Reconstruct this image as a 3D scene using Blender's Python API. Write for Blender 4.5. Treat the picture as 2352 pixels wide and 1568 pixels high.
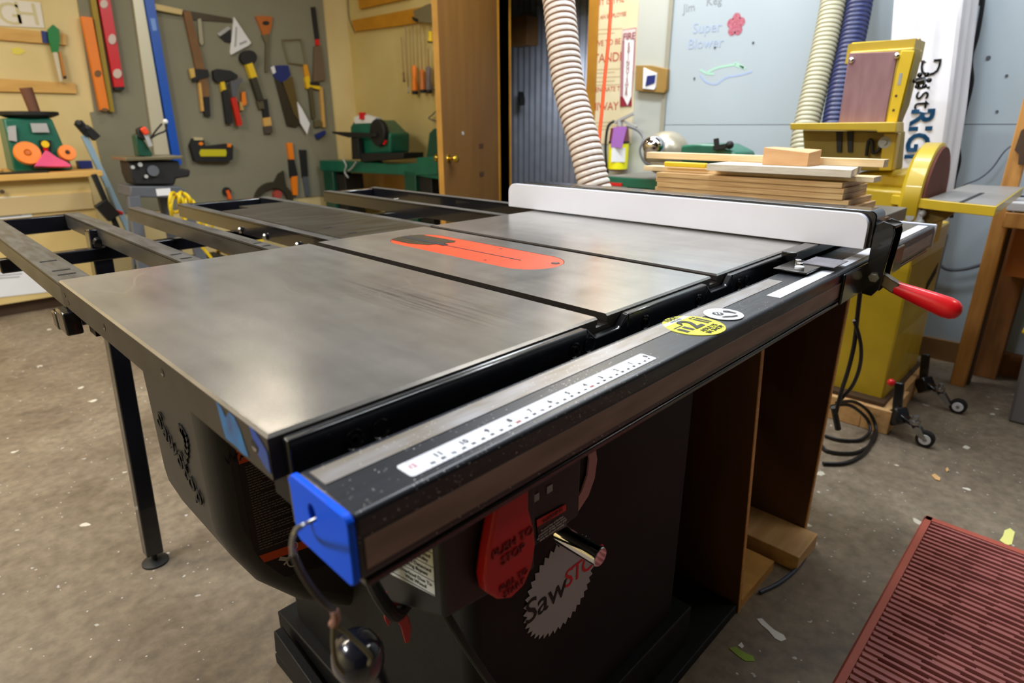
import bpy, bmesh, math, random
from mathutils import Vector, Matrix
random.seed(7)
for o in list(bpy.data.objects): bpy.data.objects.remove(o)
S = bpy.context.scene
COL = S.collection
# ------------------------------------------------------------------ camera
CX, CY, CZ = -0.1565, -0.4055, 1.0946
YAW, PITCH, ROLL, FPX, IW, IH = .7754, .3439, -.0041, 1395.3, 2352, 1568
def _axes():
    cy, sy, cp, sp = math.cos(YAW), math.sin(YAW), math.cos(PITCH), math.sin(PITCH)
    f = Vector((cy*cp, sy*cp, -sp)); r = Vector((sy, -cy, 0)); u = r.cross(f)
    c, s = math.cos(ROLL), math.sin(ROLL)
    return c*r+s*u, -s*r+c*u, f
RV, UV, FV = _axes()
CAM = Vector((CX, CY, CZ))
cam = bpy.data.cameras.new('camera'); camo = bpy.data.objects.new('camera', cam); COL.objects.link(camo)
cam.sensor_width = 36; cam.lens = FPX/IW*36; cam.clip_start = .02; cam.clip_end = 60
camo.matrix_world = Matrix(((RV.x, UV.x, -FV.x, CX), (RV.y, UV.y, -FV.y, CY), (RV.z, UV.z, -FV.z, CZ), (0, 0, 0, 1)))
cam.dof.use_dof = True; cam.dof.focus_distance = .9; cam.dof.aperture_fstop = 5.0
S.camera = camo
# ------------------------------------------------------------------ world, exposure
w = bpy.data.worlds.new('world'); S.world = w; w.use_nodes = True
w.node_tree.nodes['Background'].inputs[0].default_value = (.5, .55, .6, 1)
w.node_tree.nodes['Background'].inputs[1].default_value = .03
S.view_settings.view_transform = 'Standard'; S.view_settings.look = 'None'
S.view_settings.gamma = 1; S.view_settings.use_curve_mapping = False
S.view_settings.exposure = -0.56
# ------------------------------------------------------------------ ceiling lamps of the shop (above the frame) and added fill lights
def area(name, loc, sx, sy, power, col, target=None):
    l = bpy.data.lights.new(name, 'AREA'); l.shape = 'RECTANGLE'; l.size = sx; l.size_y = sy
    l.energy = power; l.color = col
    o = bpy.data.objects.new(name, l); COL.objects.link(o); o.location = loc
    if target:
        d = Vector(target)-Vector(loc); o.rotation_euler = d.to_track_quat('-Z', 'Y').to_euler()
    return o
WARM = (1, .88, .70); COOL = (.86, .93, 1.0); NEUT = (1, .95, .88)
area('ceiling_lamp_over_outfeed', (-.9, 2.7, 2.85), 1.2, .3, 74, WARM)
area('added_fill_doorway', (2.9, 1.9, 2.85), .3, .8, 40, WARM)  # unseen fill, added to make up for the dimmed back lamp
area('ceiling_lamp_back', (1.55, 3.95, 2.85), .5, .08, 9, WARM)
area('ceiling_lamp_left', (-1.3, 3.6, 2.85), 1.2, .3, 42, WARM)
area('ceiling_lamp_side', (-1.9, 1.3, 2.85), .3, 1.2, 150, (.93, .96, 1))
area('ceiling_lamp_right', (2.2, 1.35, 2.85), .3, 1.2, 75, COOL)
area('ceiling_lamp_sander', (2.2, .1, 2.85), .3, 1.0, 45, COOL)
area('ceiling_lamp_over_saw', (.8, .40, 2.85), 1.2, .3, 52, COOL)
area('added_fill_front_right', (2.3, -1.3, 2.85), 1.2, .3, 19, NEUT)  # unseen fill, added to brighten the mat and the floor around it
# ------------------------------------------------------------------ pixel-ray to plane helpers (points on the real planes)
def ray(x, y): return FV+RV*((x-IW/2)/FPX)-UV*((y-IH/2)/FPX)
def OX(x, y, X): d = ray(x, y); return CAM+d*((X-CX)/d.x)
def OY(x, y, Y): d = ray(x, y); return CAM+d*((Y-CY)/d.y)
def OZ(x, y, Z): d = ray(x, y); return CAM+d*((Z-CZ)/d.z)
def OD(x, y, t): return CAM+ray(x, y)*t
# ------------------------------------------------------------------ materials
def lin(c): return tuple(((v/255)/12.92 if v/255 <= .04045 else ((v/255+.055)/1.055)**2.4) for v in c)
MATS = {}
def mat(name, rgb, rough=.5, metal=0, var=0, scale=8, rgb2=None, bump=0, bscale=60, stretch=(1, 1, 1), coat=0, emit=0, alpha=1, trans=0, spec=.5, rvar=0):
    if name in MATS: return MATS[name]
    m = bpy.data.materials.new(name); m.use_nodes = True; MATS[name] = m
    nt = m.node_tree; N = nt.nodes; L = nt.links; b = N['Principled BSDF']
    b.inputs['Roughness'].default_value = rough; b.inputs['Metallic'].default_value = metal
    b.inputs['Coat Weight'].default_value = coat; b.inputs['Specular IOR Level'].default_value = spec
    b.inputs['Transmission Weight'].default_value = trans
    c = lin(rgb)
    tc = N.new('ShaderNodeTexCoord'); mp = N.new('ShaderNodeMapping'); mp.inputs['Scale'].default_value = stretch
    L.new(tc.outputs['Object'], mp.inputs['Vector'])
    nz = N.new('ShaderNodeTexNoise'); nz.inputs['Scale'].default_value = scale; nz.inputs['Detail'].default_value = 5
    L.new(mp.outputs[0], nz.inputs['Vector'])
    cr = N.new('ShaderNodeValToRGB'); cr.color_ramp.elements[0].position = .3; cr.color_ramp.elements[1].position = .7
    c2 = lin(rgb2) if rgb2 else tuple(min(1, v*(1-var)) for v in c)
    c1 = c if rgb2 else tuple(min(1, v*(1+var*.5)) for v in c)
    cr.color_ramp.elements[0].color = (*c2, 1); cr.color_ramp.elements[1].color = (*c1, 1)
    L.new(nz.outputs['Fac'], cr.inputs[0]); L.new(cr.outputs[0], b.inputs['Base Color'])
    if rvar:
        mr = N.new('ShaderNodeMapRange'); mr.inputs['To Min'].default_value = max(.02, rough-rvar); mr.inputs['To Max'].default_value = rough+rvar
        L.new(nz.outputs['Fac'], mr.inputs['Value']); L.new(mr.outputs[0], b.inputs['Roughness'])
    if bump:
        n2 = N.new('ShaderNodeTexNoise'); n2.inputs['Scale'].default_value = bscale; n2.inputs['Detail'].default_value = 4
        L.new(mp.outputs[0], n2.inputs['Vector'])
        bp = N.new('ShaderNodeBump'); bp.inputs['Strength'].default_value = bump; bp.inputs['Distance'].default_value = .003
        L.new(n2.outputs['Fac'], bp.inputs['Height']); L.new(bp.outputs[0], b.inputs['Normal'])
    return m
def P(n, r, g, b, rough=.5, **k): return mat(n, (r, g, b), rough, var=k.pop('var', .12), **k)
def iron_mat():
    m = bpy.data.materials.new('cast_iron_top'); m.use_nodes = True; nt = m.node_tree; N = nt.nodes; L = nt.links; b = N['Principled BSDF']
    tc = N.new('ShaderNodeTexCoord')
    def noise(sc, st, det=6, rough=.6):
        mp = N.new('ShaderNodeMapping'); mp.inputs['Scale'].default_value = st; L.new(tc.outputs['Object'], mp.inputs['Vector'])
        n = N.new('ShaderNodeTexNoise'); n.inputs['Scale'].default_value = sc; n.inputs['Detail'].default_value = det; n.inputs['Roughness'].default_value = rough
        L.new(mp.outputs[0], n.inputs['Vector']); return n.outputs['Fac']
    def ramp(src, stops):
        r = N.new('ShaderNodeValToRGB'); e = r.color_ramp.elements
        while len(e) < len(stops): e.new(.5)
        for i, (p, c) in enumerate(stops): e[i].position = p; e[i].color = (*c, 1) if len(c) == 3 else c
        L.new(src, r.inputs[0]); return r.outputs[0]
    def mix(a, bb, fac, mode='MIX'):
        x = N.new('ShaderNodeMix'); x.data_type = 'RGBA'; x.blend_type = mode
        if isinstance(fac, float): x.inputs[0].default_value = fac
        else: L.new(fac, x.inputs[0])
        L.new(a, x.inputs[6]); L.new(bb, x.inputs[7]); return x.outputs[2]
    blot = ramp(noise(4, (1, 1, 1)), [(.3, (.36, .35, .33)), (.5, (.45, .44, .42)), (.72, (.57, .56, .54))])
    streak = ramp(noise(6, (7, 1, 1)), [(.35, (.86, .86, .88)), (.6, (1, 1, 1))])
    scr = ramp(noise(5, (46, 1, 1), 2, .5), [(.62, (0, 0, 0)), (.80, (1, 1, 1))])
    dsc = ramp(noise(4, (60, 1.3, 1), 3, .6), [(.40, (.50, .50, .52)), (.60, (1, 1, 1))])
    dmp = N.new('ShaderNodeMapping'); dmp.vector_type = 'TEXTURE'; dmp.inputs['Location'].default_value = (-.20, -.13, .88); dmp.inputs['Scale'].default_value = (.055, .20, 1); dmp.inputs['Rotation'].default_value = (0, 0, .12); L.new(tc.outputs['Object'], dmp.inputs['Vector'])
    dln = N.new('ShaderNodeVectorMath'); dln.operation = 'LENGTH'; L.new(dmp.outputs[0], dln.inputs[0])
    dmk = ramp(dln.outputs['Value'], [(.25, (.9, .9, .9)), (1.0, (0, 0, 0))])
    wv = N.new('ShaderNodeTexVoronoi'); wv.feature = 'DISTANCE_TO_EDGE'; wv.inputs['Scale'].default_value = 4.2
    wn_ = N.new('ShaderNodeTexNoise'); wn_.inputs['Scale'].default_value = 2.5; wn_.inputs['Detail'].default_value = 1; L.new(tc.outputs['Object'], wn_.inputs['Vector'])
    wa = N.new('ShaderNodeVectorMath'); wa.operation = 'MULTIPLY_ADD'; wa.inputs[1].default_value = (.5, .5, .5); L.new(wn_.outputs['Color'], wa.inputs[0]); L.new(tc.outputs['Object'], wa.inputs[2]); L.new(wa.outputs[0], wv.inputs['Vector'])
    line = ramp(wv.outputs['Distance'], [(.002, (1, 1, 1)), (.007, (0, 0, 0))])
    lmk = ramp(noise(5, (1, 1, 1), 2), [(.5, (0, 0, 0)), (.62, (1, 1, 1))])
    sp = N.new('ShaderNodeTexVoronoi'); sp.inputs['Scale'].default_value = 190; L.new(tc.outputs['Object'], sp.inputs['Vector'])
    speck = ramp(sp.outputs['Distance'], [(.09, (1, 1, 1)), (.15, (0, 0, 0))])
    spm = ramp(noise(7, (1, 1, 1), 3), [(.52, (0, 0, 0)), (.66, (1, 1, 1))])
    sm = N.new('ShaderNodeMath'); sm.operation = 'MULTIPLY'; L.new(speck, sm.inputs[0]); L.new(spm, sm.inputs[1])
    base = mix(blot, streak, 1.0, 'MULTIPLY')
    lt = N.new('ShaderNodeRGB'); lt.outputs[0].default_value = (.70, .66, .58, 1)
    sf = N.new('ShaderNodeMath'); sf.operation = 'MULTIPLY'; sf.inputs[1].default_value = .12; L.new(scr, sf.inputs[0])
    base = mix(base, lt.outputs[0], sf.outputs[0])
    base = mix(base, mix(base, dsc, 1.0, 'MULTIPLY'), dmk)
    ml = N.new('ShaderNodeMath'); ml.operation = 'MULTIPLY'; L.new(line, ml.inputs[0]); L.new(lmk, ml.inputs[1])
    m2 = N.new('ShaderNodeMath'); m2.operation = 'MULTIPLY'; m2.inputs[1].default_value = .45; L.new(ml.outputs[0], m2.inputs[0])
    base = mix(base, lt.outputs[0], m2.outputs[0])
    wd = N.new('ShaderNodeRGB'); wd.outputs[0].default_value = (.75, .68, .55, 1)
    base = mix(base, wd.outputs[0], sm.outputs[0])
    L.new(base, b.inputs['Base Color'])
    b.inputs['Metallic'].default_value = .72
    rr = N.new('ShaderNodeMapRange'); rr.inputs['To Min'].default_value = .15; rr.inputs['To Max'].default_value = .27
    L.new(noise(6, (1, 3, 1)), rr.inputs['Value']); L.new(rr.outputs[0], b.inputs['Roughness'])
    bp = N.new('ShaderNodeBump'); bp.inputs['Strength'].default_value = .02; bp.inputs['Distance'].default_value = .0002
    L.new(noise(9, (10, 1, 1), 2), bp.inputs['Height']); L.new(bp.outputs[0], b.inputs['Normal'])
    return m
def concrete_mat():
    m = bpy.data.materials.new('concrete_floor'); m.use_nodes = True; nt = m.node_tree; N = nt.nodes; L = nt.links; b = N['Principled BSDF']
    tc = N.new('ShaderNodeTexCoord')
    def noise(sc, det=6, dist=0):
        n = N.new('ShaderNodeTexNoise'); n.inputs['Scale'].default_value = sc; n.inputs['Detail'].default_value = det; n.inputs['Roughness'].default_value = .62; n.inputs['Distortion'].default_value = dist
        L.new(tc.outputs['Object'], n.inputs['Vector']); return n.outputs['Fac']
    def ramp(src, stops):
        r = N.new('ShaderNodeValToRGB'); e = r.color_ramp.elements
        while len(e) < len(stops): e.new(.5)
        for i, (p, c) in enumerate(stops): e[i].position = p; e[i].color = (*c, 1)
        L.new(src, r.inputs[0]); return r.outputs[0]
    def mix(a, c, fac):
        x = N.new('ShaderNodeMix'); x.data_type = 'RGBA'; L.new(fac, x.inputs[0]); L.new(a, x.inputs[6]); x.inputs[7].default_value = (*c, 1); return x.outputs[2]
    base = ramp(noise(2.2, 8, .4), [(.30, (.095, .070, .045)), (.46, (.175, .135, .092)), (.62, (.225, .180, .125)), (.78, (.34, .285, .21))])
    fine = ramp(noise(30, 5), [(.35, (.75, .75, .75)), (.65, (1.15, 1.15, 1.15))])
    x = N.new('ShaderNodeMix'); x.data_type = 'RGBA'; x.blend_type = 'MULTIPLY'; x.inputs[0].default_value = 1; L.new(base, x.inputs[6]); L.new(fine, x.inputs[7]); base = x.outputs[2]
    def spots(scale, thr, msc, mthr, col):
        nonlocal base
        v = N.new('ShaderNodeTexVoronoi'); v.inputs['Scale'].default_value = scale; v.inputs['Randomness'].default_value = 1
        ad = N.new('ShaderNodeVectorMath'); ad.operation = 'ADD'
        nn = N.new('ShaderNodeTexNoise'); nn.inputs['Scale'].default_value = scale*2.2; L.new(tc.outputs['Object'], nn.inputs['Vector'])
        sc = N.new('ShaderNodeVectorMath'); sc.operation = 'SCALE'; sc.inputs['Scale'].default_value = .5/scale; L.new(nn.outputs['Color'], sc.inputs[0])
        L.new(tc.outputs['Object'], ad.inputs[0]); L.new(sc.outputs[0], ad.inputs[1]); L.new(ad.outputs[0], v.inputs['Vector'])
        a = ramp(v.outputs['Distance'], [(thr, (1, 1, 1)), (thr+.03, (0, 0, 0))])
        wn = N.new('ShaderNodeSeparateColor'); L.new(v.outputs['Color'], wn.inputs[0])
        g = N.new('ShaderNodeMath'); g.operation = 'GREATER_THAN'; g.inputs[1].default_value = mthr; L.new(wn.outputs[0], g.inputs[0])
        mm = N.new('ShaderNodeMath'); mm.operation = 'MULTIPLY'; L.new(a, mm.inputs[0]); L.new(g.outputs[0], mm.inputs[1])
        base = mix(base, col, mm.outputs[0])
    spots(13, .15, 2, .88, (.62, .58, .48))
    spots(30, .12, 2, .88, (.42, .40, .36))
    spots(70, .14, 2, .90, (.5, .48, .44))
    L.new(base, b.inputs['Base Color']); b.inputs['Roughness'].default_value = .55
    bp = N.new('ShaderNodeBump'); bp.inputs['Strength'].default_value = .25; bp.inputs['Distance'].default_value = .004
    L.new(noise(22, 6), bp.inputs['Height']); L.new(bp.outputs[0], b.inputs['Normal'])
    return m
IRON = iron_mat(); CONC = concrete_mat()
def specks(m, scale, thr, dens, col):
    nt = m.node_tree; N = nt.nodes; L = nt.links; b = N['Principled BSDF']; src = b.inputs['Base Color'].links[0].from_socket
    tc = N.new('ShaderNodeTexCoord'); v = N.new('ShaderNodeTexVoronoi'); v.inputs['Scale'].default_value = scale; L.new(tc.outputs['Object'], v.inputs['Vector'])
    lt = N.new('ShaderNodeMath'); lt.operation = 'LESS_THAN'; lt.inputs[1].default_value = thr; L.new(v.outputs['Distance'], lt.inputs[0])
    sc = N.new('ShaderNodeSeparateColor'); L.new(v.outputs['Color'], sc.inputs[0])
    n = N.new('ShaderNodeTexNoise'); n.inputs['Scale'].default_value = 9; L.new(tc.outputs['Object'], n.inputs['Vector'])
    mu = N.new('ShaderNodeMath'); mu.operation = 'MULTIPLY'; L.new(sc.outputs[0], mu.inputs[0]); L.new(n.outputs['Fac'], mu.inputs[1])
    g = N.new('ShaderNodeMath'); g.operation = 'GREATER_THAN'; g.inputs[1].default_value = dens; L.new(mu.outputs[0], g.inputs[0])
    a = N.new('ShaderNodeMath'); a.operation = 'MULTIPLY'; L.new(lt.outputs[0], a.inputs[0]); L.new(g.outputs[0], a.inputs[1])
    x = N.new('ShaderNodeMix'); x.data_type = 'RGBA'; L.new(a.outputs[0], x.inputs[0]); L.new(src, x.inputs[6]); x.inputs[7].default_value = (*col, 1)
    L.new(x.outputs[2], b.inputs['Base Color'])
BLK = mat('black_enamel', (14, 15, 19), .22, var=.3, coat=.3, rvar=.08)
BLKS = mat('black_rail_paint', (24, 26, 31), .34, scale=18, rgb2=(44, 47, 55), stretch=(1, 8, 8), rvar=.12)
specks(BLKS, 260, .16, .42, (.55, .52, .48)); specks(BLKS, 420, .2, .44, (.4, .38, .36))
CAB = mat('black_textured_steel', (15, 15, 16), .55, spec=.25, var=.3, bump=.15, bscale=300)
RUB = mat('black_rubber', (18, 18, 19), .6, var=.2)
DKST = mat('dark_painted_tube', (20, 21, 28), .25, var=.3, coat=.4)
GALV = mat('worn_steel_edge', (120, 120, 118), .38, .6, scale=14, rgb2=(84, 84, 84), stretch=(6, 1, 6), rvar=.1)
STEEL = mat('bare_steel', (170, 170, 172), .25, .95, var=.2)
CHROME = mat('chrome', (225, 225, 228), .06, 1, var=.02)
WHT = mat('white_laminate', (234, 235, 246), .28, scale=5, rgb2=(226, 226, 236), coat=.15)
TAPE = mat('white_tape', (222, 225, 234), .35, var=.02)
STRIP = mat('worn_metal_strip', (158, 156, 160), .4, .35, scale=16, rgb2=(128, 118, 102), stretch=(1, 5, 5))
specks(STRIP, 330, .18, .44, (.62, .58, .52))
TAN = mat('dusty_reflective_strip', (150, 126, 112), .5, .1, scale=12, rgb2=(120, 98, 88), stretch=(1, 6, 6))
BLUE = mat('blue_plastic', (0, 84, 232), .5, spec=.22, var=.05)
RED = mat('red_plastic', (214, 22, 30), .3, var=.05, coat=.2)
PADRED = mat('paddle_red', (196, 26, 24), .4, var=.05)
ORG = mat('orange_insert', (255, 78, 42), .38, scale=30, rgb2=(250, 70, 36))
YEL = mat('yellow_enamel', (198, 168, 34), .4, var=.12, coat=.2)
YELB = mat('bright_yellow', (246, 240, 30), .45, var=.03)
YELP = mat('yellow_plastic', (232, 196, 26), .45, var=.05)
GRN = mat('green_enamel', (14, 98, 76), .38, var=.18, coat=.2)
GRND = mat('dark_green_enamel', (12, 70, 52), .4, var=.2)
PLY = mat('plywood_dark_varnish', (88, 56, 27), .45, scale=3, rgb2=(64, 38, 16), stretch=(4, 4, .7))
PLYE = mat('plywood_edge', (206, 150, 78), .5, var=.2, scale=20, stretch=(1, 1, 6))
PINE = mat('pine', (218, 176, 120), .55, scale=6, rgb2=(196, 150, 96), stretch=(1, 8, 8))
PINEY = mat('pine_along_x', (214, 178, 130), .55, scale=6, rgb2=(190, 150, 104), stretch=(8, 1, 8))
BIRCH = mat('birch_board', (236, 216, 178), .5, scale=10, rgb2=(212, 178, 128), stretch=(6, .6, 30))
OSB = mat('old_post_wood', (196, 140, 70), .6, scale=5, rgb2=(160, 106, 46), stretch=(6, 6, .8))
POSTB = mat('brown_post_wood', (150, 96, 46), .6, scale=5, rgb2=(112, 68, 30), stretch=(6, 6, .8))
DOORM = mat('varnished_door', (112, 80, 36), .45, scale=3, rgb2=(102, 70, 32), stretch=(5, 5, .5))
DOORE = mat('door_edge_wood', (190, 138, 58), .5, var=.15)
CREAM = mat('cream_plywood', (222, 204, 150), .7, scale=2.5, rgb2=(208, 186, 128), stretch=(1, 1, .6))
CREAMW = mat('cream_painted_wall', (214, 196, 134), .7, scale=2, rgb2=(202, 180, 114))
PEG = mat('grey_backing_board', (136, 134, 114), .75, scale=1.5, rgb2=(126, 123, 103), bump=.1)
WALLB = mat('pale_blue_wall', (172, 185, 194), .45, scale=1.2, rgb2=(164, 176, 185))
WALLG = mat('grey_white_drywall', (182, 186, 180), .7, scale=2, rgb2=(174, 178, 172))
BRASS = mat('brass', (212, 176, 70), .15, 1, var=.1)
CANV = mat('white_filter_cloth', (232, 230, 236), .85, var=.06, bump=.2, bscale=40)
MATR = mat('red_rubber_mat', (168, 98, 92), .6, scale=12, rgb2=(148, 82, 78))
MATRE = mat('red_mat_edge', (168, 80, 62), .6, var=.1)
GREYP = mat('grey_painted_steel', (86, 90, 98), .45, var=.1)
GREYL = mat('light_grey', (170, 172, 172), .5, var=.1)
DARKW = mat('dark_brown_wood', (70, 48, 28), .6, var=.25)
BRNW = mat('brown_wood', (124, 88, 48), .6, var=.2)
GOLDW = mat('gold_wood', (196, 136, 22), .5, var=.15)
TANW = mat('tan_wood', (216, 172, 96), .55, scale=5, rgb2=(200, 154, 78), stretch=(1, 6, 6))
PAPER = mat('paper', (226, 228, 232), .7, var=.03)
ORNG = mat('orange_plastic', (240, 130, 16), .45, var=.06)
PINK = mat('pink_cloth', (240, 92, 140), .8, var=.1)
NAVY = mat('navy_plastic', (22, 40, 110), .4, var=.1)
BLUP = mat('blue_paint_metal', (18, 84, 190), .35, var=.06)
PURP = mat('purple_tag', (162, 104, 190), .6, var=.04)
ORCORD = mat('orange_cord', (250, 92, 24), .5, var=.04)
CORR = mat('corrugated_steel', (132, 136, 148), .45, .3, var=.15)
SANDP = mat('sanding_belt', (164, 128, 132), .85, scale=8, rgb2=(146, 108, 114), stretch=(5, 5, 1))
SANDD = mat('sanding_disc', (104, 54, 40), .85, var=.15)
HOSEC = mat('cream_hose', (226, 214, 204), .35, var=.05, coat=.3)
HOSEB = mat('hose_valley', (150, 112, 86), .45, var=.1)
HOSEG = mat('khaki_hose', (172, 168, 144), .4, var=.05)
HOSEG2 = mat('khaki_hose_valley', (140, 134, 102), .5, var=.05)
HOSEN = mat('navy_hose', (26, 36, 84), .4, var=.05)
HOSEN2 = mat('navy_hose_valley', (14, 20, 56), .5, var=.05)
POSTER = mat('old_paper_poster', (216, 206, 176), .75, scale=6, rgb2=(206, 194, 158))
REDINK = mat('red_ink', (176, 62, 36), .7, var=.05)
MARO = mat('maroon_ink', (134, 22, 46), .6, var=.05)
BLUINK = mat('blue_marker', (156, 172, 200), .7, var=.05)
GRNINK = mat('green_marker', (162, 204, 186), .7, var=.05)
GRYINK = mat('grey_marker', (140, 148, 154), .7, var=.05)
TXTK = mat('black_ink', (16, 16, 18), .6, var=.02)
TXTW = mat('white_ink', (205, 200, 196), .6, var=.02)
TEAL = mat('teal_ink', (10, 84, 128), .6, var=.02)
ORLAB = mat('orange_label', (226, 84, 12), .5, var=.03)
TAPEB = mat('blue_masking_tape', (46, 118, 176), .75, scale=40, rgb2=(60, 78, 120))
TAPEN = mat('navy_masking_tape', (26, 66, 160), .75, scale=40, rgb2=(60, 78, 130))
SILV = mat('silver_print', (172, 168, 172), .5, var=.05)
PINKP = mat('pale_scale_plate', (206, 150, 150), .5, var=.05)
# ------------------------------------------------------------------ object helpers
def ident(o, label=None, cat=None, group=None, kind=None):
    if label: o['label'] = label
    if cat: o['category'] = cat
    if group: o['group'] = group
    if kind: o['kind'] = kind
    return o
ORG0 = {}
def thing(name, label, cat, loc=(0, 0, 0), group=None):
    o = bpy.data.objects.new(name, None); COL.objects.link(o); o.location = loc; o.empty_display_size = .05
    ident(o, label, cat, group); ORG0[o] = Vector(loc); return o
class MB:
    def __init__(s): s.bm = bmesh.new(); s.mi = 0
    def _f(s, vs):
        try:
            f = s.bm.faces.new(vs); f.material_index = s.mi; return f
        except ValueError: return None
    def box(s, x0, x1, y0, y1, z0, z1):
        v = [s.bm.verts.new((x, y, z)) for x in (x0, x1) for y in (y0, y1) for z in (z0, z1)]
        for q in ((0, 1, 3, 2), (4, 6, 7, 5), (0, 4, 5, 1), (2, 3, 7, 6), (0, 2, 6, 4), (1, 5, 7, 3)): s._f([v[i] for i in q])
        return s
    def hexa(s, a, b):          # two quads of points
        n = len(a); va = [s.bm.verts.new(p) for p in a]; vb = [s.bm.verts.new(p) for p in b]
        s._f(va[::-1]); s._f(vb)
        for i in range(n): s._f([va[i], va[(i+1) % n], vb[(i+1) % n], vb[i]])
        return s
    def prism(s, pts, off):     # planar polygon of 3D points extruded by off (may be concave)
        off = Vector(off); a = [Vector(p) for p in pts]; b = [p+off for p in a]
        return s.hexa(a, b)
    def bar(s, p0, p1, w, h, up=(0, 0, 1)):
        p0, p1 = Vector(p0), Vector(p1); d = (p1-p0).normalized(); up = Vector(up)
        r = d.cross(up).normalized(); u = r.cross(d)
        q = [r*sx*w/2+u*sy*h/2 for sx, sy in ((-1, -1), (1, -1), (1, 1), (-1, 1))]
        return s.hexa([p0+k for k in q], [p1+k for k in q])
    def ring(s, c, ax, r, n=20):
        ax = Vector(ax).normalized(); t = Vector((0, 0, 1)) if abs(ax.z) < .9 else Vector((1, 0, 0))
        a = ax.cross(t).normalized(); b = ax.cross(a)
        return [s.bm.verts.new(Vector(c)+(a*math.cos(2*math.pi*i/n)+b*math.sin(2*math.pi*i/n))*r) for i in range(n)]
    def lathe(s, o, ax, prof, n=24, caps=True):   # prof [(dist along axis, radius)]
        o = Vector(o); ax = Vector(ax).normalized(); rs = [s.ring(o+ax*t, ax, max(r, 1e-5), n) for t, r in prof]
        for A, B in zip(rs, rs[1:]):
            for i in range(n): s._f([A[i], A[(i+1) % n], B[(i+1) % n], B[i]])
        if caps: s._f(rs[0][::-1]); s._f(rs[-1])
        return s
    def cyl(s, p0, p1, r, r1=None, n=20):
        p0, p1 = Vector(p0), Vector(p1); return s.lathe(p0, p1-p0, [(0, r), ((p1-p0).length, r if r1 is None else r1)], n)
    def tube(s, pts, r, n=10, smooth=True, rib=0, pitch=.01, alt=False):
        pts = [Vector(p) for p in pts]
        if smooth and len(pts) > 2: pts = crom(pts, 8)
        if rib:
            L = [0]
            for a, b in zip(pts, pts[1:]): L.append(L[-1]+(b-a).length)
            k = max(2, int(L[-1]/pitch*4)); new = []
            j = 0
            for i in range(k+1):
                t = L[-1]*i/k
                while j < len(L)-2 and L[j+1] < t: j += 1
                f = (t-L[j])/max(1e-9, L[j+1]-L[j]); new.append(pts[j].lerp(pts[j+1], min(1, f)))
            pts = new
        prev = None; t0 = (pts[1]-pts[0]).normalized(); ref = t0.orthogonal().normalized(); first = None
        for i, p in enumerate(pts):
            t = (pts[min(i+1, len(pts)-1)]-pts[max(i-1, 0)]).normalized()
            ref = (ref-t*ref.dot(t)).normalized(); b = t.cross(ref)
            ph = i % 4; rr = r*(1-rib*(1 if ph == 0 else .25 if ph in (1, 3) else 0)) if rib else r
            cur = [s.bm.verts.new(p+(ref*math.cos(2*math.pi*k/n)+b*math.sin(2*math.pi*k/n))*rr) for k in range(n)]
            if prev:
                if alt: s.mi = 1 if ph == 0 else 0
                for k in range(n): s._f([prev[k], prev[(k+1) % n], cur[(k+1) % n], cur[k]])
            else: first = cur
            prev = cur
        s._f(first[::-1]); s._f(prev); return s
    def sphere(s, c, r, n=16, sc=(1, 1, 1)):
        c = Vector(c); prev = None; m = n//2
        top = s.bm.verts.new(c+Vector((0, 0, r*sc[2]))); bot = s.bm.verts.new(c-Vector((0, 0, r*sc[2])))
        for j in range(1, m):
            a = math.pi*j/m
            cur = [s.bm.verts.new(c+Vector((r*sc[0]*math.sin(a)*math.cos(2*math.pi*i/n), r*sc[1]*math.sin(a)*math.sin(2*math.pi*i/n), r*sc[2]*math.cos(a)))) for i in range(n)]
            for i in range(n):
                if prev: s._f([prev[i], cur[i], cur[(i+1) % n], prev[(i+1) % n]])
                else: s._f([top, cur[i], cur[(i+1) % n]])
            prev = cur
        for i in range(n): s._f([prev[i], bot, prev[(i+1) % n]])
        return s
    def build(s, name, m, parent=None, bevel=0, seg=2, smooth=True, label=None, cat=None, group=None, kind=None):
        bmesh.ops.recalc_face_normals(s.bm, faces=s.bm.faces[:])
        if parent is not None: o0 = ORG0[parent]
        else:
            cs = [v.co for v in s.bm.verts]
            o0 = Vector(((min(c.x for c in cs)+max(c.x for c in cs))/2, (min(c.y for c in cs)+max(c.y for c in cs))/2, min(c.z for c in cs)))
        for v in s.bm.verts: v.co -= o0
        me = bpy.data.meshes.new(name); s.bm.to_mesh(me); s.bm.free()
        for mm in (m if isinstance(m, (list, tuple)) else [m]): me.materials.append(mm)
        o = bpy.data.objects.new(name, me); COL.objects.link(o); ORG0[o] = o0
        if parent is not None: o.parent = parent
        else: o.location = o0
        if smooth:
            for p in me.polygons: p.use_smooth = True
            me.set_sharp_from_angle(angle=math.radians(35))
        if bevel:
            b = o.modifiers.new('bevel', 'BEVEL'); b.width = bevel; b.segments = seg; b.limit_method = 'ANGLE'; b.angle_limit = math.radians(40)
        ident(o, label, cat, group, kind); return o
def crom(P, k):
    out = []; n = len(P)
    for i in range(n-1):
        a, b, c, d = P[max(i-1, 0)], P[i], P[i+1], P[min(i+2, n-1)]
        for j in range(k):
            t = j/k; out.append(.5*((2*b)+(c-a)*t+(2*a-5*b+4*c-d)*t*t+(3*b-a-3*c+d)*t**3))
    out.append(P[-1]); return out
def B(x0, x1, y0, y1, z0, z1): return MB().box(x0, x1, y0, y1, z0, z1)
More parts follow.
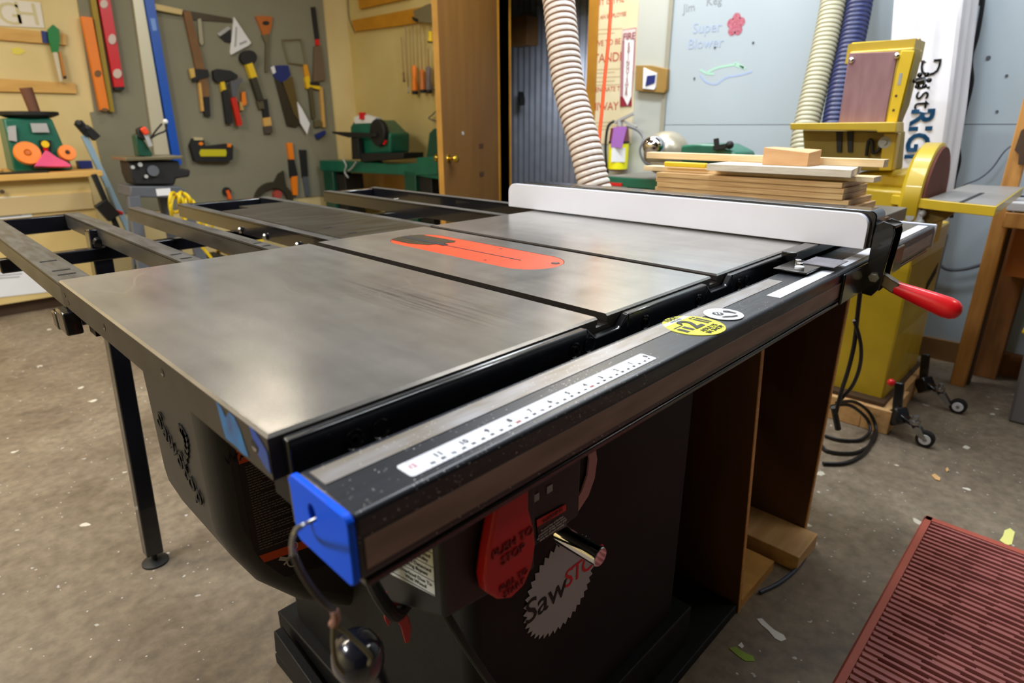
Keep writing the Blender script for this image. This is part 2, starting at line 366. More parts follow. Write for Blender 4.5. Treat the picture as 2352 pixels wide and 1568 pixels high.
def text(body, origin, right, up, size, m, parent, name='lettering', depth=.0004, align='CENTER', spacing=1, label=None, linesp=1, offset=0):
    cu = bpy.data.curves.new(name, 'FONT'); cu.body = body; cu.size = size; cu.extrude = depth/2; cu.align_x = align; cu.align_y = 'CENTER'
    cu.space_character = spacing; cu.space_line = linesp; cu.resolution_u = 3; cu.offset = offset
    t = bpy.data.objects.new(name, cu); COL.objects.link(t)
    bpy.context.view_layer.update()
    me = bpy.data.meshes.new_from_object(t.evaluated_get(bpy.context.evaluated_depsgraph_get()))
    bpy.data.objects.remove(t); bpy.data.curves.remove(cu)
    right = Vector(right).normalized(); up = Vector(up); up = (up-right*up.dot(right)).normalized(); nrm = right.cross(up)
    o0 = ORG0[parent]; org = Vector(origin)-o0+nrm*depth/2
    for v in me.vertices: v.co = org+right*v.co.x+up*v.co.y+nrm*v.co.z
    me.materials.clear(); me.materials.append(m); me.name = name
    o = bpy.data.objects.new(name, me); COL.objects.link(o); o.parent = parent; ORG0[o] = o0
    if label: o['label'] = label
    return o
X_, Y_, Z_ = Vector((1, 0, 0)), Vector((0, 1, 0)), Vector((0, 0, 1))
def circ(cx, cy, r, n=24, a0=0, a1=2*math.pi):
    return [(cx+r*math.cos(a0+(a1-a0)*i/n), cy+r*math.sin(a0+(a1-a0)*i/n)) for i in range(n)]
# ------------------------------------------------------------------ room shell
TH = .88; XW = 3.3; YB = 5.1
B(-3, 6.2, -3.2, 6.4, -.1, 0).build('floor', CONC, kind='structure')
B(-3, 6.2, -3.2, 6.4, 2.9, 3.0).build('ceiling', mat('ceiling_white', (150, 148, 140), .8, var=.05), kind='structure')
B(-3, XW+.1, YB, YB+.1, 0, 2.9).build('wall_back', CREAM, kind='structure')
B(-3.1, -3, -3.2, YB+.1, 0, 2.9).build('wall_left', CREAMW, kind='structure')
B(-3.1, XW+.1, -3.3, -3.2, 0, 2.9).build('wall_front', mat('dark_front_wall', (30, 27, 24), .8, var=.1), kind='structure')
YJ0, YJ1 = 2.27, 3.10      # door opening in the right wall
B(XW, XW+.1, YJ1, YB, 0, 2.9).build('wall_right', CREAMW, kind='structure')
B(XW, XW+.1, 1.68, YJ0, 0, 2.9).build('wall_right', WALLG, kind='structure')
B(XW, XW+.1, YJ0, YJ1, 2.1, 2.9).build('wall_right', WALLG, kind='structure')
B(XW, XW+.1, -3.2, 1.68, 0, 1.083).build('wall_right', WALLB, kind='structure')
B(XW, XW+.1, -3.2, 1.68, 1.086, 2.9).build('wall_right', WALLB, kind='structure')
B(XW-.012, XW, 1.672, 1.70, 0, 2.9).build('trim_1', mat('wall_corner_bead', (150, 148, 134), .6, var=.05), kind='structure')
B(XW-.02, XW, -3.2, 1.66, 0, .10).build('baseboard_right', BRNW, kind='structure')
# door frame
d = B(XW-.02, XW+.12, YJ0-.07, YJ0, 0, 2.10); d.box(XW-.02, XW+.12, YJ1, YJ1+.06, 0, 2.10); d.box(XW-.022, XW+.122, YJ0-.072, YJ1+.062, 2.10, 2.17)
d.build('trim_2', mat('door_casing_wood', (168, 118, 34), .5, var=.15), kind='structure')
# passage behind the doorway with a corrugated wall
cor = MB(); px_, n = None, 160
for i in range(n+1):
    y = 1.9+2.3*i/n; x = 4.35+.012*math.sin(i*2*math.pi/5.0)
    v = (cor.bm.verts.new((x, y, 0)), cor.bm.verts.new((x, y, 2.9)))
    if px_: cor._f([px_[0], v[0], v[1], px_[1]])
    px_ = v
cor.build('wall_passage', CORR, kind='structure')
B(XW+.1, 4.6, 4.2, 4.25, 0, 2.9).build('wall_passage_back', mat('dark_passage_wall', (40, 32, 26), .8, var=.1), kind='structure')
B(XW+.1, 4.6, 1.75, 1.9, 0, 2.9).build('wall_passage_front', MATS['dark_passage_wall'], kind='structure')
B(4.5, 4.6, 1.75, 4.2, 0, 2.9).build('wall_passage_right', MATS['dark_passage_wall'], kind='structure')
area('passage_fill', (3.75, 3.0, 1.55), .25, .25, 11.0, COOL, (4.35, 3.1, .75))  # unseen light, added to brighten the lower corrugated wall
# ------------------------------------------------------------------ TABLE SAW
saw = thing('table_saw', 'black cabinet table saw with bare cast iron top and long black fence rail', 'table saw', (.5, .34, 0))
SL = (.4012, .6803)
tt = MB()
hole = [(.572+.0585*math.cos(a), .560+.0585*math.sin(a)) for a in [math.pi*i/16 for i in range(17)]] + [(.572+.0585*math.cos(a), .268+.0585*math.sin(a)) for a in [math.pi+math.pi*i/16 for i in range(17)]]
def strip_plates(z0, z1, u, ch=0):
    for x0, x1, h in ((0, SL[0]-u, 0), (SL[1]+.019+u, 1.117, 0)):
        if ch:
            a = [(x0, 0, z0), (x1, 0, z0), (x1, .686, z0), (x0, .686, z0)]
            b = [(x0, 0, z1-ch), (x1, 0, z1-ch), (x1, .686, z1-ch), (x0, .686, z1-ch)]
            c = [(x0+ch, ch, z1), (x1-.001, ch, z1), (x1-.001, .686-ch, z1), (x0+ch, .686-ch, z1)]
            tt.hexa(a, b); tt.hexa(b, c)
        else: tt.box(x0, x1, 0, .686, z0, z1)
    x0, x1 = SL[0]+.019+u, SL[1]-u
    tt.box(x0, x1, ch if ch else 0, .2, z0, z1); tt.box(x0, x1, .63, .686, z0, z1); tt.box(x0, .50, .2, .63, z0, z1); tt.box(.644, x1, .2, .63, z0, z1)
    if ch: tt.hexa([(x0, 0, z0), (x1, 0, z0), (x1, 0, z1-ch), (x0, 0, z1-ch)], [(x0, ch, z0), (x1, ch, z0), (x1, ch, z1), (x0, ch, z1)])
strip_plates(.8705, TH, 0, .0025); strip_plates(.8675, .8705, .0025)
tt.box(0, 1.117, 0, .2, .842, .8675); tt.box(0, 1.117, .63, .686, .842, .8675); tt.box(0, .50, .2, .63, .842, .8675); tt.box(.644, 1.117, .2, .63, .842, .8675)
# the four corners round the opening, as quarter-filled plates with the stadium cut out
def ringfill(z0, z1):
    O = [(.644, .63), (.5, .63), (.5, .2), (.644, .2)]
    n = len(hole)
    def outer(i):
        x, y = hole[i]; cx, cy = .572, .415; dx, dy = x-cx, y-cy
        t = min(.072/abs(dx) if abs(dx) > 1e-9 else 9, .215/abs(dy) if abs(dy) > 1e-9 else 9); return (cx+dx*t, cy+dy*t)
    for i in range(n):
        j = (i+1) % n; a, b = hole[i], hole[j]; c, d = outer(i), outer(j)
        q = [a, b, d, c]
        # insert true corner when the outer points sit on different sides
        if abs(c[0]-d[0]) > 1e-6 and abs(c[1]-d[1]) > 1e-6:
            k = min(O, key=lambda p: abs(p[0]-c[0])+abs(p[1]-c[1])+abs(p[0]-d[0])+abs(p[1]-d[1])); q = [a, b, d, k, c]
        tt.hexa([(x, y, z0) for x, y in q], [(x, y, z1) for x, y in q])
ringfill(.842, TH)
for f in tt.bm.faces:
    f.normal_update(); c = f.calc_center_median()
    if (abs(f.normal.x) > .6 and .3 < c.x < .75) or (abs(c.z-.8675) < 1e-4 and f.normal.z > .5): f.material_index = 1  # slot walls and floors coloured dark to paint in the recess shade
for f in tt.bm.faces:
    if f.material_index == 0 and abs(f.normal.z) < .3: f.material_index = 2  # upright faces coloured darker to hold down the lit floor's reflection
tt.build('table_top', [IRON, mat('shaded_slot_iron', (58, 52, 48), .45, .5, var=.2), mat('darkened_machined_edge', (64, 60, 54), .5, .35, scale=14, rgb2=(48, 44, 40))], saw, smooth=False)
# throat plate
tp = MB(); n = 16
def stad(r, x=.572): return [(x+r*math.cos(math.pi*i/n), .560+r*math.sin(math.pi*i/n)) for i in range(n+1)] + [(x+r*math.cos(math.pi+math.pi*i/n), .268+r*math.sin(math.pi+math.pi*i/n)) for i in range(n+1)]
tp.prism([(x, y, .868) for x, y in stad(.0575)], (0, 0, .0118))
tpo = tp.build('throat_plate', ORG, saw, smooth=False, label='orange-red blade insert')
MB().box(.5675, .5715, .285, .56, .8799, .8802).build('blade_slot', RUB, tpo, smooth=False)
g = MB(); g.prism([(x, y, .8800) for x, y in [(.532, .60), (.532, .545), (.548, .505), (.600, .49), (.612, .50), (.609, .60), (.59, .612), (.55, .613)]], (0, 0, .0005)); g.build('riving_knife_cover', mat('dark_insert_panel', (72, 66, 50), .4, .4, var=.15), tpo, smooth=False)
MB().box(.563, .577, .48, .615, .8805, .8808).build('blade_slot', RUB, tpo, smooth=False)
MB().cyl((.592, .228, .8797), (.592, .228, .8803), .0075).build('finger_hole', RUB, tpo)
MB().cyl((.592, .228, .8803), (.592, .228, .8806), .004).build('screw', STEEL, tpo)
for x, y, r in ((.53, .33, .003), (.616, .38, .0035)): MB().cyl((x, y, .8797), (x, y, .8801), r).build('screw', STEEL, tpo)
# holes and tape on the left edge
for y, z, r in ((.661, .862, .0035), (.648, .853, .0035), (.451, .861, .0045), (.237, .862, .0045), (.026, .862, .0055)):
    h = MB().cyl((-.0004, y, z), (.0005, y, z), r, n=16).build('bolt_hole', RUB, saw)
    MB().prism([(-.0007, y+r*.85*math.cos(a), z+r*.85*math.sin(a)) for a in [math.pi*1.1+math.pi*.8*i/8 for i in range(9)]], (.0002, 0, 0)).build('thread', STEEL, h)
def rag(pts, dx, m, name, lab):
    MB().prism([(dx, y, z) for y, z in pts], (.0004, 0, 0)).build(name, m, saw, smooth=False, label=lab)
rag([(.094, .877), (.083, .874), (.078, .868), (.069, .876), (.058, .875), (.050, .867), (.046, .856), (.041, .846), (.052, .844), (.066, .846), (.086, .846), (.090, .858)], -.0005, TAPEB, 'masking_tape', 'torn light blue tape on the edge')
rag([(.028, .878), (.018, .876), (.010, .872), (.002, .866), (.001, .848), (.010, .850), (.020, .857), (.016, .864), (.026, .870)], -.0008, TAPEN, 'masking_tape', 'torn dark blue tape at the corner')
# underside ribs
MB().box(.02, 1.10, .02, .05, .80, .842).build('table_rib', CAB, saw); MB().box(.02, 1.10, .63, .665, .80, .842).build('table_rib', CAB, saw)
# front angle with notches
an = MB(); pr = [(.010, .806), (.010, .871), (.015, .876), (.368, .876), (.373, .8745), (.385, .862), (.433, .862), (.440, .865), (.449, .877), (.648, .876), (.664, .862), (.714, .862), (.728, .877), (1.58, .876), (1.58, .806)]
bk = [(.012, .806)]
segs = [(.010, .368), (.449, .648), (.728, 1.58)]
for a, b in segs: an.box(a, b, -.011, -.0005, .806, .876)
for a, b, c, d in ((.368, .385, .433, .449), (.648, .664, .714, .728)):
    an.prism([(a, -.011, .806), (d, -.011, .806), (d, -.011, .876), (c, -.011, .862), (b, -.011, .862), (a, -.011, .876)], (0, .0105, 0))
an.box(.010, 1.58, -.105, -.0005, .800, .807)
an.build('rail_angle', BLK, saw, bevel=.0018)
for x in (.064, .089, .346, .372, .489, .627, .755, .783):
    c = MB().lathe((x, -.0105, .856), (0, -1, 0), [(0, .0095), (.0016, .0095), (.0018, .0088), (.0006, .0075), (.0006, .0001)], n=20).build('bolt', BLK, saw)
    if x not in (.089, .372, .783): MB().lathe((x, -.0112, .856), (0, -1, 0), [(0, .0058), (.002, .0055), (.002, .0032), (0, .0030)], n=6).build('bolt_head', mat('dark_bolt', (60, 58, 56), .3, .8, var=.1), c)
# rail tube
rl = B(.004, 1.60, -.107, -.031, .8095, .861).build('fence_rail', BLKS, saw, bevel=.004, seg=3)
def on_rail(name, x0, x1, y0, y1, m, t=.0005, r=0, lab=None):
    b = MB()
    if r:
        pts = []
        for cx, cy, a in ((x1-r, y1-r, 0), (x0+r, y1-r, 1), (x0+r, y0+r, 2), (x1-r, y0+r, 3)):
            pts += [(cx+r*math.cos(math.pi/2*(a+i/4)), cy+r*math.sin(math.pi/2*(a+i/4)), .8611) for i in range(5)]
        b.prism(pts, (0, 0, t))
    else: b.box(x0, x1, y0, y1, .8611, .8611+t)
    return b.build(name, m, rl, smooth=False, label=lab)
on_rail('wear_strip', .011, .80, -.061, -.0385, STRIP, lab='worn silver strip')
B(.010, 1.585, -.1079, -.1071, .818, .842).build('front_strip', TAN, rl, smooth=False, label='dull brown strip on the rail front')
t1 = on_rail('measuring_tape', .058, .377, -.0968, -.0765, TAPE, r=.003, lab='white inch and millimetre tape numbered to 12')
Z1 = .8617
ticks = MB()
for k in range(0, 12*16+1):
    x = .3715-k*.0254/16; ln = .006 if k % 16 == 0 else .0045 if k % 8 == 0 else .003 if k % 4 == 0 else .0018
    if x > .061: ticks.box(x-.00013, x+.00013, -.0768-ln, -.0768, .8616, .86175)
for k in range(0, 305, 5):
    x = .3715-k*.001
    ticks.box(x-.0001, x+.0001, -.0966, -.0966+(.003 if k % 10 == 0 else .0018), .8616, .86175)
ticks.build('tick_marks', mat('tick_grey', (150, 150, 160), .6, var=0), t1, smooth=False)
for k in range(0, 12):
    text(str(k), (.3715-k*.0254-.0016+(.0022 if k == 0 else 0), -.0855, Z1), X_, Y_, .0082, TXTK, t1, 'number', .0003, offset=.0001)
text('12', (.0665, -.0855, Z1), X_, Y_, .0066, mat('red_number', (200, 20, 50), .5), t1, 'number', .0003)
for k in range(10, 300, 10):
    text(str(k % 100 if k % 100 else k)+('' if k % 100 else ''), (.3700-k*.001, -.0925, Z1), X_, Y_, .0042, REDINK if k % 100 == 0 else TXTK, t1, 'number', .0003)
text('0', (.3695, -.0915, Z1), X_, Y_, .0042, TXTK, t1, 'number', .0003)
on_rail('measuring_tape', .701, .925, -.0965, -.0765, TAPE, lab='second white tape left of the fence head')
on_rail('measuring_tape', .965, 1.575, -.0965, -.0765, TAPE, lab='white tape running to the far rail end')
def sticker(cx, cy, r, m, z=.8612):
    pts = [(cx+r*math.cos(2*math.pi*i/48), cy+r*math.sin(2*math.pi*i/48)) for i in range(48)]
    return MB().prism([(x, max(y, -.1066), z) for x, y in pts], (0, 0, .0006)).build('sticker', m, rl, smooth=False)
st = sticker(.504, -.0698, .0373, YELB); st['label'] = 'round yellow sticker saying 2 adults in shop'
ZS = .8619
MB().prism([(x, y, ZS-.0001) for x, y in [(.4735, -.0485), (.5345, -.0485), (.5285, -.0422), (.4795, -.0422)]], (0, 0, .0002)).build('white_band', TAPE, st, smooth=False)
text('TOOL', (.504, -.0382, ZS+.0001), X_, Y_, .0098, TXTK, st, offset=.0002)
text('TOOL REQ.', (.504, -.0455, ZS+.0003), X_, Y_, .0045, GRYINK, st)
text('2', (.5035, -.0665, ZS+.0001), X_, Y_, .042, TXTK, st, depth=.0005, offset=.0012)
text('ADULTS\nIN SHOP', (.507, -.0925, ZS+.0001), X_, Y_, .0098, TXTK, st, linesp=.85, offset=.0001)
ic = MB()
for x in (.4765, .4885): ic.box(x-.004, x+.003, -.079, -.064, ZS, ZS+.0003)
ic.box(.473, .492, -.0615, -.0595, ZS, ZS+.0003)
ic.build('pictogram', TXTK, st, smooth=False)
ic = MB()
for x in (.5245, .5315): ic.cyl((x, -.0540, ZS), (x, -.0540, ZS+.0003), .0022); ic.box(x-.0022, x+.0022, -.079, -.0575, ZS, ZS+.0003)
ic.build('pictogram', TXTK, st, smooth=False)
s2 = sticker(.571, -.0752, .0250, TAPE, .8619); s2['label'] = 'small round white sticker with a cross and two hands'
MB().cyl((.566, -.070, .8625), (.566, -.070, .8628), .0072).build('pictogram', TXTK, s2)
MB().box(.5615, .5705, -.0713, -.0687, .8628, .8630).box(.5647, .5673, -.0745, -.0655, .8628, .8630).build('cross', TAPE, s2, smooth=False)
h = MB().prism([(x, y, .8625) for x, y in [(.577, -.072), (.584, -.068), (.588, -.074), (.586, -.086), (.582, -.086), (.580, -.079)]], (0, 0, .0003))
h.prism([(x, y, .8625) for x, y in [(.556, -.080), (.563, -.0815), (.570, -.087), (.578, -.090), (.574, -.094), (.566, -.0915), (.556, -.0835)]], (0, 0, .0003)); h.build('pictogram', TXTK, s2, smooth=False)
# end caps
cp = MB()
cc = circ(0, 0, .0075, 20)
outer = []
for cx, cy, a in ((-.036, .857, 0), (-.102, .857, 1), (-.102, .814, 2), (-.036, .814, 3)):
    outer += [(cx+.006*math.cos(math.pi/2*(a+i/4)), cy+.006*math.sin(math.pi/2*(a+i/4))) for i in range(5)]
hc = (-.060, .843)
# annular build: ring of quads between hole and outline
N_ = 40
def outl(a):
    dx, dy = math.cos(a), math.sin(a); best = None
    for i in range(len(outer)):
        p, q = outer[i], outer[(i+1) % len(outer)]
        ex, ey = q[0]-p[0], q[1]-p[1]; den = dx*ey-dy*ex
        if abs(den) < 1e-12: continue
        t = ((p[0]-hc[0])*ey-(p[1]-hc[1])*ex)/den; s_ = ((p[0]-hc[0])*dy-(p[1]-hc[1])*dx)/den
        if t > 0 and -1e-6 <= s_ <= 1+1e-6 and (best is None or t > best): best = t
    return (hc[0]+dx*best, hc[1]+dy*best)
angs = sorted(set([2*math.pi*i/N_ for i in range(N_)]+[math.atan2(y-hc[1], x-hc[0]) % (2*math.pi) for x, y in outer]))
def holept(a):
    return (hc[0]+.0045*math.cos(a), hc[1]+.0075*math.sin(a))
for i in range(len(angs)):
    a, b = angs[i], angs[(i+1) % len(angs)]
    q = [holept(a), holept(b), outl(b), outl(a)]
    cp.hexa([(-.001, y, z) for y, z in q], [(.0045, y, z) for y, z in q])
bmesh.ops.remove_doubles(cp.bm, verts=cp.bm.verts[:], dist=1e-5)
capo = cp.build('end_cap', BLUE, rl, bevel=.0012, label='bright blue plastic end cap with a hole')
MB().box(.0046, .006, -.078, -.048, .83, .856).build('cap_cavity', RUB, capo, smooth=False)
B(1.6005, 1.606, -.110, -.028, .807, .864).build('end_cap', TAPE, rl, bevel=.003, label='pale end cap at the far end')
# bracket plate with screws on the rail
# extension table behind fence
B(1.125, 1.80, .0, .70, .842, .876).build('extension_table', mat('extension_laminate', (92, 88, 80), .4, var=.15), saw, bevel=.002)
# cabinet
cb = MB(); cb.box(.24, .80, .06, .62, .12, .842)
cb.build('cabinet', CAB, saw, bevel=.02, seg=4)
bs = MB().box(.20, 1.02, .012, .66, .004, .03); bs.box(.22, .84, .04, .66, .03, .13)  # mobile base; its wide black floor plate also paints in the shadow there
bso = bs.build('mobile_base_and_shadow', CAB, saw, bevel=.003)
MB().bar((.20, .22, .03), (.20, .62, .10), .02, .06).build('base_foot', CAB, saw, bevel=.003)
# motor cover
mc = MB(); YF, YR, XL = .365, .615, .06
prof = [(.50, .835), (XL+.012, .835), (XL, .80), (XL, .575)]+[(OY(x, y, YF).x, OY(x, y, YF).z) for x, y in [ (515, 1245), (548, 1295), (605, 1350), (700, 1392), (800, 1405), (950, 1400)]]
mc.prism([(x, YF, z) for x, z in prof], (0, YR-YF, 0))
mco = mc.build('motor_cover', mat('motor_cover_plastic', (46, 44, 41), .5, var=.15, bump=.1, bscale=300), saw, bevel=.028, seg=5)
text('SawStop', (XL-.0015, .482, .640), (0, -1, -.62), (0, -.3, 1), .048, RUB, mco, 'embossed_logo', .002)
lg = MB()
for i in range(9):
    a = math.pi*(.95+.55*i/8); lg.bar((XL-.001, .50-.060*math.cos(a+2.2), .640-.060*math.sin(a)*.9), (XL-.001, .50-.072*math.cos(a+2.3), .64-.072*math.sin(a+.12)*.9), .012, .003, up=(1, 0, 0))
lg.build('embossed_teeth', RUB, mco, smooth=False)
YL = YF-.001
def lq(pts): return [OY(x, y, YL) for x, y in pts]
lb = MB().prism(lq([(541, 1030), (660, 985), (790, 1230), (770, 1290), (655, 1325), (598, 1285), (583, 1262)]), (0, .0008, 0)).build('warning_label', mat('label_black', (18, 17, 17), .4, var=.05), mco, smooth=False, label='black warning label with orange strips')
def lstrip(pts, m, nm): return MB().prism([p+Vector((0, -.0004, 0)) for p in lq(pts)], (0, .0003, 0)).build(nm, m, lb, smooth=False)
lstrip([(541, 1030), (600, 1010), (606, 1047), (549, 1066)], ORLAB, 'orange_strip')
lstrip([(595, 1276), (780, 1212), (790, 1228), (607, 1291)], ORLAB, 'orange_strip')
tl = MB()
for k in range(33):
    y = 1072+k*5.9; x0 = 563+k*1.05
    if k % 4 == 3: w_ = random.uniform(20, 45)
    else: w_ = random.uniform(74, 88)
    if y > 1272: break
    a = 0
    while a < w_:
        s_ = random.uniform(4, 11); s_ = min(s_, w_-a)
        p = [(x0+a, y-.36*a), (x0+a+s_, y-.36*(a+s_)), (x0+a+s_, y+1.6-.36*(a+s_)), (x0+a, y+1.6-.36*a)]
        tl.prism([q+Vector((0, -.0005, 0)) for q in lq(p)], (0, .0003, 0)); a += s_+2
tl.build('small_print', mat('print_grey', (140, 132, 120), .6), lb, smooth=False)
u0, u1 = OY(606, 1040, YL-.001), OY(572, 1052, YL-.001)
text('WARNING', OY(590, 1035, YL-.001), OY(640, 1016, YL)-OY(560, 1045, YL), (0, 0, 1), .018, TXTK, lb)
bl = MB(); c0 = OY(672, 1285, YL-.001)
for i in range(20):
    a, b = 2*math.pi*i/20, 2*math.pi*(i+1)/20
    bl.bar(c0+Vector((.0085*math.cos(a), 0, .0115*math.sin(a))), c0+Vector((.0085*math.cos(b), 0, .0115*math.sin(b))), .0006, .002)
    bl.bar(c0+Vector((.006+.005*math.cos(a), 0, .022+.006*math.sin(a))), c0+Vector((.006+.005*math.cos(b), 0, .022+.006*math.sin(b))), .0006, .0018)
bl.bar(OY(642, 1282, YL-.001), OY(664, 1284, YL-.001), .0006, .006); bl.bar(OY(664, 1284, YL-.001), OY(652, 1297, YL-.001), .0006, .003)
bl.build('hand_pictogram', TXTW, lb, smooth=False)
# front of the cabinet: logo, scale, handwheel, switch box
YC = .0595
lgc = OY(1288, 1345, YC); R_ = .083
pts = []
for i in range(40):
    a = 2*math.pi*i/40
    pts += [(lgc.x+R_*math.cos(a), YC, lgc.z+R_*math.sin(a)), (lgc.x+R_*.90*math.cos(a+.10), YC, lgc.z+R_*.90*math.sin(a+.10))]
lg = MB().prism(pts, (0, -.001, 0)).build('logo_blade', SILV, saw, smooth=False, label='silver saw blade emblem')
text('Saw', lgc+Vector((-.034, -.0015, -.002)), X_, Z_, .060, TXTK, lg, spacing=.95)
text('STOP', lgc+Vector((.056, -.0015, .004)), X_, Z_, .047, mat('logo_red', (220, 24, 34), .5), lg, spacing=.8)
arc = [(1365, 1009), (1372, 1054), (1366, 1098), (1352, 1138), (1330, 1172), (1304, 1201), (1300, 1183), (1318, 1158), (1338, 1126), (1350, 1090), (1354, 1054), (1347, 1015)]
MB().prism([OY(x, y, YC-.004) for x, y in arc], (0, .003, 0)).build('bevel_scale', PINKP, saw, smooth=False, label='pale curved bevel scale')
HX = OY(1285, 1225, 0).x; HZ = OY(1285, 1225, 0).z
e = OX(1380, 1275, HX)
hw = MB()
for i in range(32):
    a, b = 2*math.pi*i/32, 2*math.pi*(i+1)/32
    hw.bar((HX-.05+.085*math.cos(a), .03, HZ+.065+.085*math.sin(a)), (HX-.05+.085*math.cos(b), .03, HZ+.065+.085*math.sin(b)), .014, .016, up=(0, 1, 0))
for a in (-.92, 1.2, 3.3): hw.bar((HX-.05, .03, HZ+.065), (HX-.05+.08*math.cos(a), .03, HZ+.065+.08*math.sin(a)), .01, .018, up=(0, 1, 0))
hw.cyl((HX-.05, .045, HZ+.065), (HX-.05, .06, HZ+.065), .018)
hwo = hw.build('handwheel', CAB, saw)
hd = MB().lathe((HX, .02, HZ), (0, -1, 0), [(0, .007), (.02, .009), (.02, .0125), (.02-e.y-.001, .0125), (.02-e.y, .0115)], n=24).build('handwheel_handle', CHROME, hwo, label='chrome crank handle')
# warning plate with power window
pl = [OY(x, y, .01) for x, y in [(1217, 1170), (1300, 1110), (1303, 1190), (1300, 1205), (1237, 1250), (1232, 1230)]]
bx = MB()
bx.hexa([(.095, .05, .64), (.235, .05, .64), (.235, .05, .80), (.095, .05, .80)], [(.112, -.055, .668), (.235, -.055, .650), (.235, -.055, .80), (.112, -.055, .80)])
bx.box(.235, .335, -.035, .05, .655, .80)
sbo = bx.build('switch_box', mat('switch_box_plastic', (32, 32, 34), .5, var=.1), saw, bevel=.004)
pd = [(1147, 1120), (1216, 1080), (1216, 1170), (1228, 1215), (1231, 1250), (1224, 1300), (1205, 1345), (1175, 1375), (1145, 1378), (1120, 1362), (1114, 1330), (1122, 1270), (1137, 1190)]
pdo = MB().prism([OY(x, y, -.072) for x, y in pd], (0, .014, 0)).build('paddle', PADRED, sbo, bevel=.003, label='red stop paddle')
text('PUSH TO\nSTOP', OY(1178, 1258, -.0725), X_, Z_, .0135, mat('paddle_relief', (110, 12, 12), .5), pdo, 'embossed_words', .001)
text('PULL TO\nSTART', OY(1180, 1340, -.0725), X_, Z_, .010, MATS['paddle_relief'], pdo, 'embossed_words', .001)
wl = MB().prism([OY(x, y, -.0365) for x, y in [(1233, 1196), (1300, 1160), (1302, 1208), (1237, 1246)]], (0, .001, 0)).build('warning_label', MATS['label_black'], sbo, smooth=False, label='small black and red warning label')
MB().prism([OY(x, y, -.037) for x, y in [(1233, 1194), (1300, 1158), (1300, 1172), (1234, 1210)]], (0, .0005, 0)).build('red_strip', mat('label_red', (216, 40, 24), .5), wl, smooth=False)
text('WARNING', OY(1270, 1183, -.0378), X_, Z_, .007, TXTK, wl)
text('To avoid loss of SawStop\nprotection during coast down\ndo not turn off Main Power until\nblade has stopped spinning', OY(1268, 1212, -.0375), X_, Z_, .0038, TXTW, wl)
for x, y in ((1231, 1142), (1262, 1122)):
    c = OY(x, y, -.0355); MB().box(c.x-.0045, c.x+.0045, -.0362, -.0352, c.z-.0045, c.z+.0045).build('indicator_window', GREYL, sbo, smooth=False)
# white status label on the left side of the box
def LS(y, z): # point on slanted left face
    t = (.05-y)/.105; return Vector((.095+.017*t-.0006, y, z))
wlb = MB().hexa([LS(.042, .685), LS(-.045, .690), LS(-.045, .80), LS(.042, .80)], [LS(.042, .685)+X_*.0004, LS(-.045, .690)+X_*.0004, LS(-.045, .80)+X_*.0004, LS(.042, .80)+X_*.0004]).build('status_label', mat('grey_white_label', (190, 192, 188), .6), sbo, smooth=False, label='white status code label')
rows = ['Key To OFF', 'Set Cartridge\nKey To ON', 'Set Blade Position\nSaw Not Ready', 'Adjust Position of\nBrake Cartridge', 'Contact Detected\nDuring Standby', 'Contact Detected\nDuring Bypass', 'Overload Due To\nWet Wood']
rt = (LS(-.045, .7)-LS(.042, .7)).normalized()
for k, tx in enumerate(rows):
    z = .792-k*.0155
    text(tx, LS(-.022, z)-X_*.0004, rt, Z_, .0056, TXTK, wlb, depth=.0003)
    MB().bar(LS(.042, z-.0078)-X_*.0003, LS(-.045, z-.0078)-X_*.0003, .0003, .0006).bar(LS(.035, z)-X_*.0003, LS(.012, z)-X_*.0003, .0003, .001).build('rule_line', TXTK, wlb, smooth=False)
MB().tube([(.10, .03, .80), (.075, .01, .72), (.085, -.01, .665), (.12, .02, .63), (.16, .05, .61)], .0065, 10).build('power_cord', RUB, saw)
MB().tube([(.15, .03, .65), (.175, .0, .56), (.22, -.02, .45), (.29, .0, .34), (.36, .03, .26)], .005, 10).build('power_cord', RUB, saw)
# blade wrench
wr = [(888, 1330), (918, 1325), (925, 1360), (930, 1400), (945, 1440), (942, 1475), (931, 1478), (921, 1440), (910, 1424), (898, 1425), (893, 1441), (884, 1425), (881, 1400), (887, 1370)]
w1 = MB().prism([OY(x, y, .02) for x, y in wr], (.004, .008, 0))
w1.build('blade_wrench', mat('wrench_red', (190, 52, 44), .45), bevel=.001, label='red open-ended blade wrench hanging below the switch box', cat='wrench')
# wire, cord and hanging knob
wk = thing('hook_wire', 'bent steel wire hooked through the blue rail end cap with a cord and dark knob', 'wire hook', (-.01, -.06, .5))
a0 = Vector((.004, -.060, .838))
MB().tube([a0, (-.012, -.0575, .836), OX(700, 1203, -.026), OX(680, 1218, -.034), OX(671, 1245, -.036), OX(673, 1275, -.034)], .0016, 8).build('wire', STEEL, wk)
B_ = OY(812, 1520, -.045)
MB().tube([OX(673, 1272, -.034), OX(690, 1310, -.030), OX(715, 1350, -.024), OX(745, 1385, -.018), OX(768, 1402, -.014)], .0022, 8).build('cord', mat('grey_cord', (66, 58, 54), .7), wk)
MB().tube([OX(768, 1402, -.014), OX(772, 1420, -.014), OX(765, 1432, -.014)], .0032, 8).build('knot', mat('tape_knot', (150, 110, 96), .7), wk)
MB().tube([OX(766, 1430, -.014), OX(765, 1480, -.012), OX(772, 1520, -.008), OX(790, 1545, -.004)], .0018, 6).tube([OX(770, 1432, -.014), OX(815, 1470, -.006), OX(850, 1505, 0), OX(848, 1525, .002)], .0016, 6).build('string', mat('string', (96, 88, 66), .8), wk)
